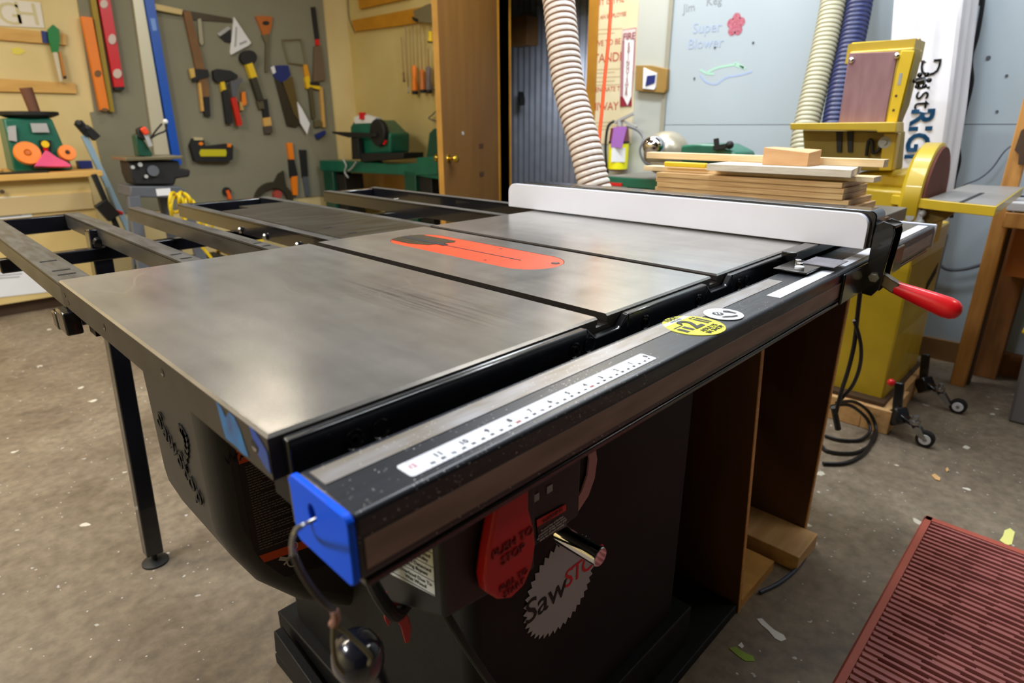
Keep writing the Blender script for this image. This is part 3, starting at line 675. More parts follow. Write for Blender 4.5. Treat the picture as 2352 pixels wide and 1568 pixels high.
MB().lathe(B_+Vector((0, 0, .022)), (.25, .1, -1), [(0, .001), (.003, .012), (.010, .019), (.022, .022), (.034, .020), (.044, .016), (.13, .014), (.135, .010)], n=24).build('knob', mat('dark_gloss_knob', (28, 30, 44), .18, coat=.6), wk)
# ------------------------------------------------------------------ RIP FENCE
fe = thing('rip_fence', 'white-faced rip fence with black head and red locking lever on the saw', 'rip fence', (1.05, .3, .885))
FX = 1.0388
pts = []
def rr(y0, y1, z0, z1, r, n=6):
    out = []
    for cy, cz, a, rr_ in ((y1-r[0], z1-r[0], 0, r[0]), (y0+r[1], z1-r[1], 1, r[1]), (y0+r[2], z0+r[2], 2, r[2]), (y1-r[3], z0+r[3], 3, r[3])):
        out += [(cy+rr_*math.cos(math.pi/2*(a+i/n)), cz+rr_*math.sin(math.pi/2*(a+i/n))) for i in range(n+1)]
    return out
MB().prism([(FX, y, z) for y, z in rr(-.104, .777, .8835, .9445, (.022, .022, .001, .003))], (.0125, 0, 0)).build('fence_face', WHT, fe, bevel=.0008)
MB().prism([(FX+.0128, y, z) for y, z in rr(-.106, .76, .8825, .9462, (.02, .024, .002, .002))], (.0022, 0, 0)).build('backing_edge', BLK, fe, smooth=False)
MB().prism([(FX+.0152, y, z) for y, z in rr(-.112, .745, .884, .9490, (.02, .012, .002, .002))], (.055, 0, 0)).build('fence_body', BLK, fe, bevel=.003)
MB().prism([(FX+.0704, y, z) for y, z in rr(-.104, .777, .8835, .9445, (.022, .022, .001, .001))], (.0125, 0, 0)).build('fence_face', WHT, fe, bevel=.0008)
# head: front bracket over the rail
hb = MB()
sp = [(1985, 655), (1987, 600), (1993, 525), (2003, 508), (2022, 506), (2040, 512), (2050, 528), (2048, 555), (2038, 600), (2030, 645), (2022, 662), (1998, 660)]
hp = [(-.112, .905), (-.114, .927), (-.124, .933), (-.140, .928), (-.1445, .915), (-.141, .86), (-.138, .815), (-.128, .800), (-.112, .802)]
hb.prism([(FX+.012, y, z) for y, z in hp], (.004, 0, 0)); hb.prism([(FX+.062, y, z) for y, z in hp], (.004, 0, 0))
hb.box(FX+.016, FX+.062, -.116, -.112, .802, .926); hb.box(FX+.016, FX+.062, -.143, -.112, .922, .927)
hbo = hb.build('lever_bracket', BLK, fe, bevel=.001)
MB().box(.93, 1.30, -.030, -.004, .8655, .883).box(.93, 1.30, -.1135, -.1085, .806, .858).build('head_bar', BLK, fe, bevel=.002)
MB().lathe((FX+.0115, -.127, .835), (-1, 0, 0), [(0, .009), (.004, .009), (.004, .006), (.007, .006), (.007, .001)], n=6).build('pivot_bolt', STEEL, fe)
L0 = Vector((FX+.040, -.128, .832)); L1 = OX(2062, 662, 1.082); L2 = OX(2190, 712, 1.085)
dd = (L2-L1).normalized()
MB().bar(L0, L1-dd*.002, .022, .020).build('lever_arm', mat('bronze_steel', (120, 110, 96), .3, .8, var=.1), fe, bevel=.002)
Lh = (L2-L1).length+.018
MB().lathe(L1-dd*.012, dd, [(0, .0085), (.002, .0108), (.02, .0125), (Lh*.35, .0145), (Lh*.62, .0172), (Lh*.85, .0188), (Lh*.95, .0172), (Lh*1.02, .0125), (Lh*1.055, .006), (Lh*1.06, .001)], n=32).build('lever_grip', RED, fe, label='red plastic lever grip')
# cursor bracket
cu = B(.850, .945, -.078, -.024, .866, .869).build('cursor_plate', BLK, fe, bevel=.0008)
MB().box(.915, .985, -.098, -.045, .8692, .8705).build('cursor_window', mat('clear_dusty_plastic', (120, 118, 128), .25, var=.3, scale=40), cu, smooth=False)
for x, y, rr_, m in ((.872, -.058, .0075, TAPE), (.900, -.048, .0055, STEEL), (.925, -.036, .0055, STEEL)):
    MB().lathe((x, y, .8692), (0, 0, 1), [(0, rr_), (.0035, rr_), (.0045, rr_*.8), (.0045, .0001)], n=12 if m is TAPE else 6).build('screw', m, cu)
# ------------------------------------------------------------------ OUTFEED FRAME
of = thing('outfeed_frame', 'open black steel outfeed frame with bare top bars behind the saw table', 'outfeed frame', (.6, 1.2, 0))
ZT = .873
def L_(x0, x1, y0, y1, h=.037):
    b = MB().box(x0, x1, y0, y1, ZT-.005, ZT).box(x0, x0+.005, y0, y1, ZT-h, ZT-.004)
    if x1-x0 < .06: b.box(x1-.004, x1, y0, y1, ZT-h, ZT-.004)
    return b
for x0, x1, y0, y1 in ((.002, .047, .69, 1.63), (.182, .216, .69, 1.61), (.338, .364, .69, 1.62), (.466, .490, .69, 1.605), (.712, .742, .72, 1.60), (.955, .982, .69, 1.62), (1.140, 1.168, .69, 1.61)):
    b = L_(x0, x1, y0, y1)
    if x0 > .4:
        for f in b.bm.faces:
            f.normal_update()
            if abs(f.normal.z) < .5: f.material_index = 1
    else:
        for f in b.bm.faces:
            f.normal_update()
            if abs(f.normal.z) < .5: f.material_index = 2  # left bars: side faces coloured darker than tops to cut bright reflection
    b.build('top_bar', [GALV, DKST, mat('darkened_bar_side', (74, 72, 70), .4, .35, scale=10, rgb2=(48, 47, 46), stretch=(4, 1, 4))], of)
for x0, x1, y in ((.047, .19, 1.60), (.49, .712, 1.59), (.982, 1.14, 1.585)):
    B(x0, x1, y, y+.03, ZT-.045, ZT-.003).build('end_bar', DKST, of, bevel=.003)
B(-.01, 1.17, 1.27, 1.30, .795, .825).build('cross_bar', DKST, of, bevel=.003)
B(.0, 1.16, .80, .83, .775, .805).build('cross_bar', DKST, of, bevel=.003)
B(.565, .712, .692, 1.40, ZT-.004, ZT+.002).box(.49, .565, .692, 1.33, ZT-.004, ZT+.002).build('top_plate', mat('dark_worn_plate', (88, 86, 80), .35, .7, scale=9, rgb2=(64, 62, 58), stretch=(1, 5, 1), rvar=.1), of, smooth=False, label='grey steel plate filling one bay')
for y in (.86, 1.02, 1.16): MB().lathe((.464, y, .845), (-1, 0, 0), [(0, .008), (.003, .008), (.006, .005), (.0065, .001)], n=16).build('bolt', STEEL, of)
MB().lathe((.18, 1.27, .838), (-.3, -1, 0), [(0, .014), (.006, .014), (.012, .009), (.013, .001)], n=16).build('bolt', BLK, of)
for x0, x1, y in ((.012, .036, .76), (.012, .036, .80), (.012, .036, .90), (.190, .208, .75), (.190, .208, .80), (.342, .358, .76), (.342, .358, .80), (.53, .55, .76), (.53, .55, .86)):
    B(x0, x1, y-.004, y+.004, ZT+.0001, ZT+.0025 if x0 > .5 else ZT+.0006).build('slot_hole', RUB, of, smooth=False)
for x in (-.012, .02):
    pass
MB().box(-.010, .012, .66, .71, .80, .835).build('mounting_bracket', DKST, of, bevel=.003)
for tx, ty, fx, fy in ((.185, 1.30, .125, 1.203), (1.02, 1.30, 1.06, 1.22)):
    d0 = Vector((tx, ty, ZT-.008)); d1 = Vector((fx, fy, .03))
    lo = MB().bar(d0, d1, .040, .040, up=(0, 1, 0)).build('leg', DKST, of, bevel=.003)
    MB().cyl(d1, (fx, fy, .006), .007).lathe((fx, fy, 0), (0, 0, 1), [(0, .032), (.005, .032), (.011, .012), (.011, .001)], n=24).build('levelling_foot', RUB, lo)
# ------------------------------------------------------------------ PLYWOOD BOX under the rail
pb = thing('plywood_cabinet', 'open varnished plywood cabinet standing under the fence rail', 'cabinet', (1.2, .3, 0))
YP = .012
def slant(xb, xt, zb, zt, t, y0, y1): return MB().hexa([(xb, y0, zb), (xb+t, y0, zb), (xb+t, y1, zb), (xb, y1, zb)], [(xt, y0, zt), (xt+t, y0, zt), (xt+t, y1, zt), (xt, y1, zt)])
slant(1.030, .93, 0, .80, .013, YP, .62).build('side_panel', PLY, pb)
slant(1.0305, .9305, 0.0, .795, .012, YP-.002, YP-.0002).build('edge_band', PLYE, pb, smooth=False)
B(1.405, 1.420, YP-.01, .62, 0, .80).build('side_panel', PLY, pb)
B(1.4055, 1.4195, YP-.013, YP-.0102, 0, .80).build('edge_band', PLYE, pb, smooth=False)
B(1.047, 1.235, YP, .62, .0, .028).build('bottom_panel', PLYE, pb, smooth=False)
B(1.048, 1.405, .60, .618, .03, .80).build('back_panel', PLY, pb, smooth=False)
B(1.27, 1.404, -.035, .59, .0, .045).build('base_block', PINE, pb, bevel=.002, label='pale pine block')
B(.95, 1.40, .03, .06, .72, .79).build('top_stretcher', PLYE, pb)
# small pallet offcut visible under the rail at right
# ------------------------------------------------------------------ FLOOR THINGS
mt = thing('rubber_mat', 'dusty red ribbed rubber mat in front of the saw', 'mat', (1.1, -.65, 0))
mb = MB(); x = 1.766-.03; i = 0; yA, yB = -.215, -1.05
while x > .25:
    mb.hexa([(x-.0075, yB, .001), (x+.0035, yB, .001), (x+.0035, yA-.02, .001), (x-.0075, yA-.02, .001)], [(x-.0055, yB, .012), (x+.0015, yB, .012), (x+.0015, yA-.024, .012), (x-.0055, yA-.024, .012)])
    y = yA-.02-.03-(.065 if i % 4 in (1, 2) else 0)-random.uniform(0, .012)
    segs_ = [yA-.02]
    while y > yB:
        segs_ += [y, y-.085]; y -= .135
    segs_.append(yB)
    for k in range(0, len(segs_)-1, 2):
        a, b = segs_[k], max(segs_[k+1], yB)
        if a-b > .002: mb.box(x+.0035, x+.0125, b, a, .001, .007)
    x -= .020; i += 1
mb.build('rib_field', MATR, mt, smooth=False)
MB().hexa([(.23, yA, .0005), (1.770, yA, .0005), (1.770, yA-.021, .0005), (.23, yA-.021, .0005)], [(.23, yA-.006, .012), (1.764, yA-.006, .012), (1.764, yA-.021, .012), (.23, yA-.021, .012)]).hexa([(1.770, yA, .0005), (1.775, yB, .0005), (1.742, yB, .0005), (1.742, yA, .0005)], [(1.762, yA-.006, .012), (1.766, yB, .012), (1.742, yB, .012), (1.742, yA-.006, .012)]).build('border', MATRE, mt, smooth=False)
def blob(name, lab, cat, pts, m, z=.0008, th=.0008, group=None):
    return MB().prism([OZ(x, y, z) for x, y in pts], (0, 0, th)).build(name, m, smooth=False, label=lab, cat=cat, group=group)
blob('paper_scrap', 'small pale yellow paper scrap on the floor above the mat edge', 'paper', [(2307, 1218), (2320, 1213), (2331, 1222), (2328, 1233), (2324, 1250), (2313, 1252), (2296, 1241), (2304, 1230)], mat('pale_yellow_paper', (226, 222, 130), .7), th=.001)
PW = mat('white_paint_spill', (214, 210, 206), .6); PG = mat('green_paint_spill', (132, 160, 44), .6, rgb2=(120, 140, 50))
blob('paint_splash', 'long white paint splash on the floor between cabinet and mat', 'paint', [(1738, 1421), (1750, 1420), (1762, 1432), (1778, 1446), (1800, 1458), (1806, 1468), (1794, 1473), (1780, 1466), (1765, 1448), (1748, 1434)], PW)
blob('paint_splash', 'small white paint drop below the long white splash', 'paint', [(1695, 1482), (1703, 1475), (1709, 1484), (1704, 1489)], PW)
blob('paint_splash', 'green paint streak on the floor at the bottom edge', 'paint', [(1674, 1488), (1690, 1485), (1708, 1497), (1730, 1507), (1734, 1518), (1712, 1518), (1695, 1506)], PG)
blob('wood_chip', 'larger pale wood chip on the floor near the casters', 'wood chip', [(2139, 1092), (2147, 1089), (2160, 1099), (2158, 1105), (2148, 1102)], PINE, th=.003)
blob('wood_chip', 'smaller pale wood chip just above the larger one', 'wood chip', [(2171, 1078), (2176, 1074), (2179, 1080), (2174, 1085)], PINE, th=.003)
# cords near cabinet
MB().tube([OZ(1745, 1360, .006), OZ(1790, 1338, .006), OZ(1830, 1305, .006), OZ(1855, 1265, .006), OZ(1858, 1235, .006)], .005, 8).build('floor_cord', mat('blue_grey_cord', (52, 58, 78), .5), label='dark blue-grey cord curving round the cabinet foot', cat='cord')
cordm = mat('black_cord', (16, 16, 18), .4)
cd = MB()
cd.tube([OX(1978, 650, 1.65), OX(1970, 720, 1.68), OX(1962, 790, 1.72), OX(1948, 850, 1.76), OX(1932, 900, 1.8), OX(1920, 950, 1.82)], .0062, 8)
cd.tube([OX(1962, 735, 1.68), OX(1977, 790, 1.72), OX(1975, 840, 1.76), OX(1958, 885, 1.8), OX(1930, 918, 1.82)], .0055, 8)
cd.tube([OZ(1922, 925, .20), OZ(1960, 922, .15), OZ(1995, 945, .08), OZ(2012, 985, .02), OZ(2000, 1020, .008), OZ(1960, 1040, .008), OZ(1900, 1035, .008), OZ(1880, 1010, .008)], .0062, 8)
cd.tube([OZ(1900, 935, .2), OZ(1950, 930, .14), OZ(1990, 960, .06), OZ(1998, 990, .02), OZ(1975, 1010, .008), OZ(1930, 1010, .008), OZ(1895, 1000, .008)], .0062, 8)
cd.tube([OZ(2010, 990, .015), OZ(1990, 1035, .008), OZ(1945, 1062, .008), OZ(1890, 1064, .008)], .0062, 8)
cd.tube([OX(1915, 935, 1.82), OX(1925, 985, 1.84)], .010, 8, smooth=False)
cd.build('power_cable', cordm, label='coiled black power cable hanging between cabinet and yellow sander', cat='cable')
# ------------------------------------------------------------------ YELLOW SANDER
sd = thing('belt_disc_sander', 'yellow upright belt and disc sander on a floor cabinet', 'sander', (2.45, .2, 0))
x0, x1, y0, y1 = 2.30, 2.83, .055, .43
b = MB().hexa([(x0+.02, y0, .10), (x1, y0, .10), (x1, y1, .10), (x0+.02, y1, .10)], [(x0-.01, y0, .72), (x1, y0, .72), (x1, y1, .72), (x0-.01, y1, .72)])
b.hexa([(x0+.0, y0+.03, .72), (x1-.06, y0+.03, .72), (x1-.06, y1-.03, .72), (x0, y1-.03, .72)], [(x0, y0+.03, .80), (x1-.1, y0+.03, .80), (x1-.1, y1-.03, .80), (x0, y1-.03, .80)])
b.build('cabinet', YEL, sd, bevel=.008)
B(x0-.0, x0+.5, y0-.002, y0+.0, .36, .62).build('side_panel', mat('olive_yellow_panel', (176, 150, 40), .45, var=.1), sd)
for i in range(4):
    MB().bar((2.62, y0-.003, .50-i*.012), (2.76, y0-.003, .56-i*.012), .003, .004).build('vent_slot', RUB, sd)
MB().box(2.25, 2.50, .005, .10, 0, .095).build('base_rail', PINE, sd, bevel=.003)
MB().box(2.25, 2.31, .10, .44, 0, .095).build('base_rail', PINE, sd, bevel=.003)
MB().box(2.44, 2.84, .02, .055, .0, .10).build('base_rail', PINE, sd, bevel=.003)
MB().box(2.27, 2.85, .04, .44, .096, .11).build('base_board', DARKW, sd)
for cx, cy in ((2.251, -.112), (2.65, -.142)):
    ck = MB().bar((cx+.03, .0, .10), (cx+.01, -.03, .055), .05, .05); ck.bar((cx+.04, .01, .20), (cx+.03, -.005, .08), .022, .03, up=(0, 1, 0)); ck.bar((cx+.02, -.01, .095), (cx+.0, -.08, .065), .035, .014)
    co = ck.build('caster', BLK, sd, bevel=.004)
    MB().lathe((cx, -.07, .075), (0, 0, 1), [(0, .018), (.012, .018), (.014, .009), (.03, .009), (.03, .001)], n=16).hexa([(cx-.014, -.09, .07), (cx+.014, -.09, .07), (cx+.014, -.05, .07), (cx-.014, -.05, .07)], [(cx-.015, -.12, .03), (cx+.015, -.12, .03), (cx+.015, -.10, .03), (cx-.015, -.10, .03)]).build('fork', STEEL, co)
    wh = MB().lathe((cx-.012, cy, .030), (1, 0, 0), [(0, .024), (.002, .0295), (.022, .0295), (.024, .024)], n=28).build('wheel', RUB, co)
    MB().lathe((cx-.0135, cy, .030), (1, 0, 0), [(0, .018), (.001, .019), (.026, .019), (.027, .018)], n=24).build('hub', TAPE, wh)
    MB().lathe((cx-.0155, cy, .030), (1, 0, 0), [(0, .006), (.002, .007), (.003, .007)], n=16).build('axle', STEEL, wh)
MB().sphere(OZ(2047, 878, .20), .014, 12).build('pedal_tip', RED, sd)
# vertical belt head: face towards the saw (-X)
hx = 2.30
def sx(pts, X=hx): return [OX(x, y, X) for x, y in pts]
fr = [(1957, 104), (2100, 96), (2108, 104), (2082, 285), (1955, 292), (1925, 285)]
hdm = MB().hexa([OX(1952, 118, hx), OX(2100, 108, hx), OX(2052, 283, hx), OX(1925, 290, hx)], [OX(1952, 118, hx)+Vector((.12, 0, .0)), OX(2100, 108, hx)+Vector((.12, 0, .0)), OX(2052, 283, hx)+Vector((.12, 0, 0)), OX(1925, 290, hx)+Vector((.12, 0, 0))])
hd_ = hdm.build('belt_housing', YEL, sd, bevel=.006)
MB().prism(sx([(1950, 122), (2062, 118), (2032, 282), (1926, 282)], hx-.006), (.008, 0, 0)).build('sanding_belt', SANDP, hd_, bevel=.002, label='worn mauve sanding belt')
MB().prism(sx([(2070, 116), (2100, 116), (2060, 280), (2036, 282)], hx-.008), (.006, 0, 0)).build('side_guard', YELP, hd_, bevel=.002)
MB().prism(sx([(2066, 168), (2073, 168), (2068, 195), (2061, 195)], hx-.0095), (.0012, 0, 0)).build('slot', GREYL, hd_)
for x, y in ((2058, 220), (2052, 253)): MB().cyl(OX(x, y, hx-.0095), OX(x, y, hx-.0095)+Vector((.002, 0, 0)), .004, n=10).build('screw', DARKW, hd_)
# rounded top cap
tc0 = OX(1955, 112, hx+.05); tc1 = OX(2108, 104, hx+.05)
MB().cyl(tc0+Vector((.01, 0, -.012)), tc1+Vector((.01, 0, -.012)), .033, n=28).box(hx+.012, hx+.14, tc1.y, tc0.y, tc0.z-.05, tc0.z+.012).build('top_cap', YEL, sd, label='rounded yellow top cover')
for x, y in ((1956, 138), (2060, 128)): MB().sphere(OX(x, y, hx-.009), .010, 12).build('roller_end', CHROME, hd_)
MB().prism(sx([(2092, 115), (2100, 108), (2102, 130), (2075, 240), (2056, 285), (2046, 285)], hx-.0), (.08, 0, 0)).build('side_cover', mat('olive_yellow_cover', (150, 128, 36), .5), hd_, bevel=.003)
kn = MB()
for a in range(6): kn.sphere(OX(2118, 185, hx+.03)+Vector((0, .02*math.cos(a*1.05), .02*math.sin(a*1.05))), .008, 10)
kn.cyl(OX(2105, 188, hx+.03), OX(2125, 184, hx+.03), .012); kn.build('tracking_knob', BLK, sd)
# belt table
tb = [OX(1814, 283, 2.26), OX(2058, 280, 2.26), OX(2058, 304, 2.26), OX(2015, 304, 2.26), OX(2012, 300, 2.26), OX(1815, 298, 2.26)]
MB().prism(tb, (.10, 0, 0)).build('belt_table', YEL, sd, bevel=.003, label='yellow table below the belt')
# trunnion zone under the table
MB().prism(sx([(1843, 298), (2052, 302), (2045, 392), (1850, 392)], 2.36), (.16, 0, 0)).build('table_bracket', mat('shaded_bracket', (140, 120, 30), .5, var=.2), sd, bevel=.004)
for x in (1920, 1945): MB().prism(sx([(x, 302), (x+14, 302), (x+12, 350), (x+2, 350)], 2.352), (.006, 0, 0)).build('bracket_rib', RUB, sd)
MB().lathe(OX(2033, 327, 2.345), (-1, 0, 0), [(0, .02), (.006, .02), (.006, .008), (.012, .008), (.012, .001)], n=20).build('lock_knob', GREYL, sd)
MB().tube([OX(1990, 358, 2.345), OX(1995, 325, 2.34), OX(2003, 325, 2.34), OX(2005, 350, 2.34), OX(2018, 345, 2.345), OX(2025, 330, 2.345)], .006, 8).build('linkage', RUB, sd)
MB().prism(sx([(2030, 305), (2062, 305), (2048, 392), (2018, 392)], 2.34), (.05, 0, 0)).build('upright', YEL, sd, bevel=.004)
# body below: motor arm block
MB().prism(sx([(1950, 428), (2075, 440), (2075, 482), (1975, 478), (1955, 470)], 2.27), (.30, 0, 0)).build('arm_block', YEL, sd, bevel=.008)
MB().prism(sx([(1965, 395), (2105, 388), (2105, 440), (1960, 430)], 2.40), (.2, 0, 0)).build('motor_housing', YEL, sd, bevel=.02)
# disc
c_ = OY(2154, 405, .05); dR = .172; dc = Vector((c_.x, .05, OY(2160, 330, .05).z-dR-.004))
MB().lathe((dc.x, .052, dc.z), (0, 1, 0), [(0, dR), (.004, dR+.006), (.05, dR+.006), (.062, dR-.01), (.062, .03)], n=56).build('disc_guard', YEL, sd, label='round yellow disc guard')
MB().lathe((dc.x, .044, dc.z), (0, 1, 0), [(0, dR-.008), (.006, dR-.006), (.008, dR-.006)], n=56).build('sanding_disc', SANDD, sd, label='brown sanding disc')
ztab = .862
dtp = [(2.25, .147), (2.165, -.015), (2.123, -.157), (2.87, -.141), (2.87, .036), (2.225, .036), (2.285, .147)]
dto = MB().prism([(x, y, ztab-.030) for x, y in dtp], (0, 0, .030)).build('disc_table', YEL, sd, bevel=.002, label='grey topped disc table with yellow edge')
MB().prism([(x, y, ztab+.0002) for x, y in [(2.172, -.014), (2.129, -.153), (2.865, -.137), (2.865, .032), (2.20, .032)]], (0, 0, .0008)).build('table_surface', mat('disc_table_top', (150, 146, 142), .4, .3, var=.1), dto, smooth=False)
MB().bar((2.155, -.065, ztab+.0016), (2.52, -.065, ztab+.0016), .012, .001).build('mitre_slot', RUB, dto, smooth=False)
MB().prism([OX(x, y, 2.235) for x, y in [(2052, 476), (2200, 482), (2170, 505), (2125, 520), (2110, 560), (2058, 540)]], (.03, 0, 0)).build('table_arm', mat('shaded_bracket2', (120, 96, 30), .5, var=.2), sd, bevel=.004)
hk = MB()
c_ = OX(2092, 498, 2.215)
for a in range(7): hk.sphere(c_+Vector((0, .034*math.cos(a*.898), .034*math.sin(a*.898))), .012, 10)
hk.lathe(c_+Vector((.008, 0, 0)), (-1, 0, 0), [(0, .034), (.014, .034), (.014, .012), (.02, .012), (.02, .001)], n=28)
hk.build('hand_knob', GREYL, sd)
MB().box(2.28, 2.40, .01, .05, .70, .84).build('table_support', YEL, sd, bevel=.004)
# ------------------------------------------------------------------ STACK OF BOARDS on the extension table
XS = 1.34
def board(xa, ya, xb, yb, z0, th, dep, m, lab, cat='board', grp=None, dx=0, name='plywood_board'):
    pass
def sboard(p0, p1, th, dep, lab, m=BIRCH, X=XS, grp=None, name='plywood_board', skew=0):
    a, b_ = OX(*p0, X), OX(*p1, X); zt = (a.z+b_.z)/2
    y0, y1 = b_.y, a.y
    return MB().hexa([(X, y0, zt-th), (X+dep, y0+skew, zt-th), (X+dep, y1+skew, zt-th), (X, y1, zt-th)], [(X, y0, zt), (X+dep, y0+skew, zt), (X+dep, y1+skew, zt), (X, y1, zt)]).build(name, m, bevel=.0006, label=lab, cat='board', group=grp)
zb = .8762
names = ['bottom', 'second', 'third', 'fourth', 'fifth', 'sixth', 'seventh']
yl = [(1478, 1990), (1478, 1975), (1508, 1968), (1505, 1955), (1510, 1940), (1506, 1940), (1508, 1935)]
thk = [.015, .014, .014, .013, .013, .0125, .0125]
PLYL = mat('plywood_light_layers', (222, 188, 132), .55, scale=26, rgb2=(176, 128, 74), stretch=(.5, .3, 9))
for i in range(7):
    ya = OX(yl[i][0], 420, XS).y; yb_ = OX(yl[i][1], 430, XS).y; t = thk[i]
    B(XS+random.uniform(-.004, .006), XS+.17, yb_, ya, zb, zb+t-.0006).build('plywood_board', PLYL, bevel=.0006, label='%s plywood board from below in the stack on the saw extension' % names[i], cat='board', group='stacked plywood boards on the saw extension')
    zb += t
zc = zb
B(XS+.03, XS+.085, OX(2010, 400, XS+.03).y, OX(1478, 385, XS+.03).y, zc, zc+.012).build('pine_strip', BIRCH, bevel=.0008, label='long pale strip sticking out both ends just above the plywood stack', cat='board')
zc += .0122
PLYT = mat('grey_sawn_edge', (224, 214, 196), .6, scale=20, rgb2=(200, 188, 168), stretch=(1, 1, 6))
MB().hexa([(XS-.02, OX(1962, 400, XS).y, zc), (XS+.16, OX(1925, 400, XS).y, zc), (XS+.16, OX(1632, 380, XS).y, zc), (XS-.02, OX(1632, 380, XS).y, zc)], [(XS-.02, OX(1962, 400, XS).y, zc+.016), (XS+.16, OX(1925, 400, XS).y, zc+.016), (XS+.16, OX(1632, 380, XS).y, zc+.016), (XS-.02, OX(1632, 380, XS).y, zc+.016)]).build('plywood_board', PLYT, bevel=.0006, label='skewed pale thick board lying on the plywood stack under the cut block', cat='board')
zd = zc+.0162
B(XS+.10, XS+.135, OX(2030, 378, XS+.1).y, OX(1484, 365, XS+.1).y, zd, zd+.017).build('pine_strip', BIRCH, bevel=.0008, label='long pale square strip on top of the stack behind the cut block', cat='board')
MB().hexa([(XS+.03, OX(1855, 375, XS+.03).y, zd), (XS+.09, OX(1862, 375, XS+.03).y, zd), (XS+.09, OX(1750, 375, XS+.03).y, zd), (XS+.03, OX(1750, 375, XS+.03).y, zd)], [(XS+.03, OX(1855, 375, XS+.03).y, zd+.030), (XS+.09, OX(1862, 375, XS+.03).y, zd+.036), (XS+.09, OX(1750, 375, XS+.03).y, zd+.040), (XS+.03, OX(1750, 375, XS+.03).y, zd+.040)]).build('wood_offcut', mat('orange_pine', (226, 182, 136), .55, scale=6, rgb2=(210, 160, 110), stretch=(1, 2, 8)), bevel=.0008, label='pinkish cut wood block on top of the board stack', cat='offcut')
ch = thing('chisel', 'yellow handled chisel lying on the left of the board stack', 'chisel', OX(1570, 372, XS+.02))
zy = zc+.008
MB().bar(Vector((XS+.02, OX(1528, 372, XS+.02).y, zy)), Vector((XS+.02, OX(1625, 372, XS+.02).y, zy)), .014, .013).build('handle', YELP, ch, bevel=.003)
MB().bar(Vector((XS+.02, OX(1496, 370, XS+.02).y, zy)), Vector((XS+.02, OX(1529, 372, XS+.02).y, zy)), .008, .005).build('blade', STEEL, ch)
# ------------------------------------------------------------------ HOSES AND BAG
def hose(nm, pts, r, m1, m2, lab, pitch, rib=.10):
    return MB().tube(pts, r, 24, rib=rib, pitch=pitch, alt=True).build(nm, [m1, m2], label=lab, cat='hose')
hose('dust_hose', [OD(1270, -90, 1.92)+Vector((-.02, .02, 1.25)), OD(1268, -100, 1.92)+Vector((-.01, .01, .5)), OD(1270, -90, 1.92), OD(1283, 0, 1.92), OD(1292, 90, 1.92), OD(1303, 180, 1.93), OD(1322, 260, 1.93), OD(1342, 330, 1.93), OD(1358, 400, 1.94), OD(1372, 450, 1.95), OD(1384, 520, 1.98)], .051, HOSEC, HOSEB, 'ribbed cream dust hose hanging behind the rip fence', .0185, .07)
hose('dust_hose', [OD(1925, -70, 2.74)+Vector((-.07, .02, .90)), OD(1925, -70, 2.74)+Vector((.01, .01, .4)), OD(1925, -70, 2.74), OD(1915, 0, 2.74), OD(1893, 110, 2.74), OD(1870, 210, 2.74), OD(1850, 300, 2.74), OD(1838, 390, 2.74), OD(1825, 480, 2.74)], .055, HOSEG, HOSEG2, 'ribbed khaki dust hose left of the blue hose', .02, .06)
hose('dust_hose', [OD(1982, -70, 2.68)+Vector((-.07, .02, .90)), OD(1982, -70, 2.68)+Vector((.01, .01, .4)), OD(1982, -70, 2.68), OD(1975, 0, 2.68), OD(1958, 90, 2.68), OD(1940, 170, 2.68), OD(1922, 260, 2.68), OD(1908, 340, 2.68)], .054, HOSEN, HOSEN2, 'ribbed navy blue dust hose beside the sander', .02, .06)
MB().tube([OD(1406, -60, 2.1)+Vector((0, 0, 1.1)), OD(1406, -60, 2.1)+Vector((0, 0, .4)), OD(1406, -60, 2.1), OD(1404, 0, 2.1), OD(1398, 90, 2.1), OD(1388, 190, 2.1), OD(1382, 260, 2.1), OD(1376, 330, 2.1), OD(1376, 420, 2.1), OD(1380, 480, 2.1)], .0063, 10).build('extension_cord', ORCORD, label='orange extension cord hanging beside the cream dust hose', cat='cord')
MB().tube([Vector((3.24, OX(2262, -60, 3.24).y, 2.85)), OX(2262, -60, 3.24), OX(2258, 0, 3.24), OX(2245, 80, 3.24), OX(2230, 135, 3.24), OX(2232, 190, 3.24), OX(2215, 260, 3.24), OX(2200, 320, 3.24), OX(2203, 370, 3.24), OX(2190, 425, 3.24), OX(2185, 500, 3.24)], .0085, 10).build('power_cable', cordm, label='thick black cable hanging on the pale blue wall right of the bag', cat='cable')
MB().tube([OX(2352, 318, 3.25), OX(2310, 345, 3.25), OX(2280, 385, 3.25), OX(2250, 410, 3.25), OX(2215, 425, 3.25), OX(2190, 445, 3.25)], .003, 8).build('thin_wire', GREYP, label='thin grey wire sagging across the wall below the black cable', cat='wire')
MB().tube([OX(2150, 600, 3.25), OX(2175, 618, 3.25), OX(2215, 618, 3.25), OX(2260, 606, 3.25)], .008, 8).build('grey_cable', GREYP, label='grey cable on the wall behind the yellow sander cabinet', cat='cable')
bag = thing('dust_collector_bag', 'white cloth dust collector bag with black and blue lettering', 'dust bag', (2.95, .3, 0))
bm_ = MB(); NB = 60; rings = []
BX = 3.06; top = OX(2128, -10, BX); bot = OX(2104, 480, BX)
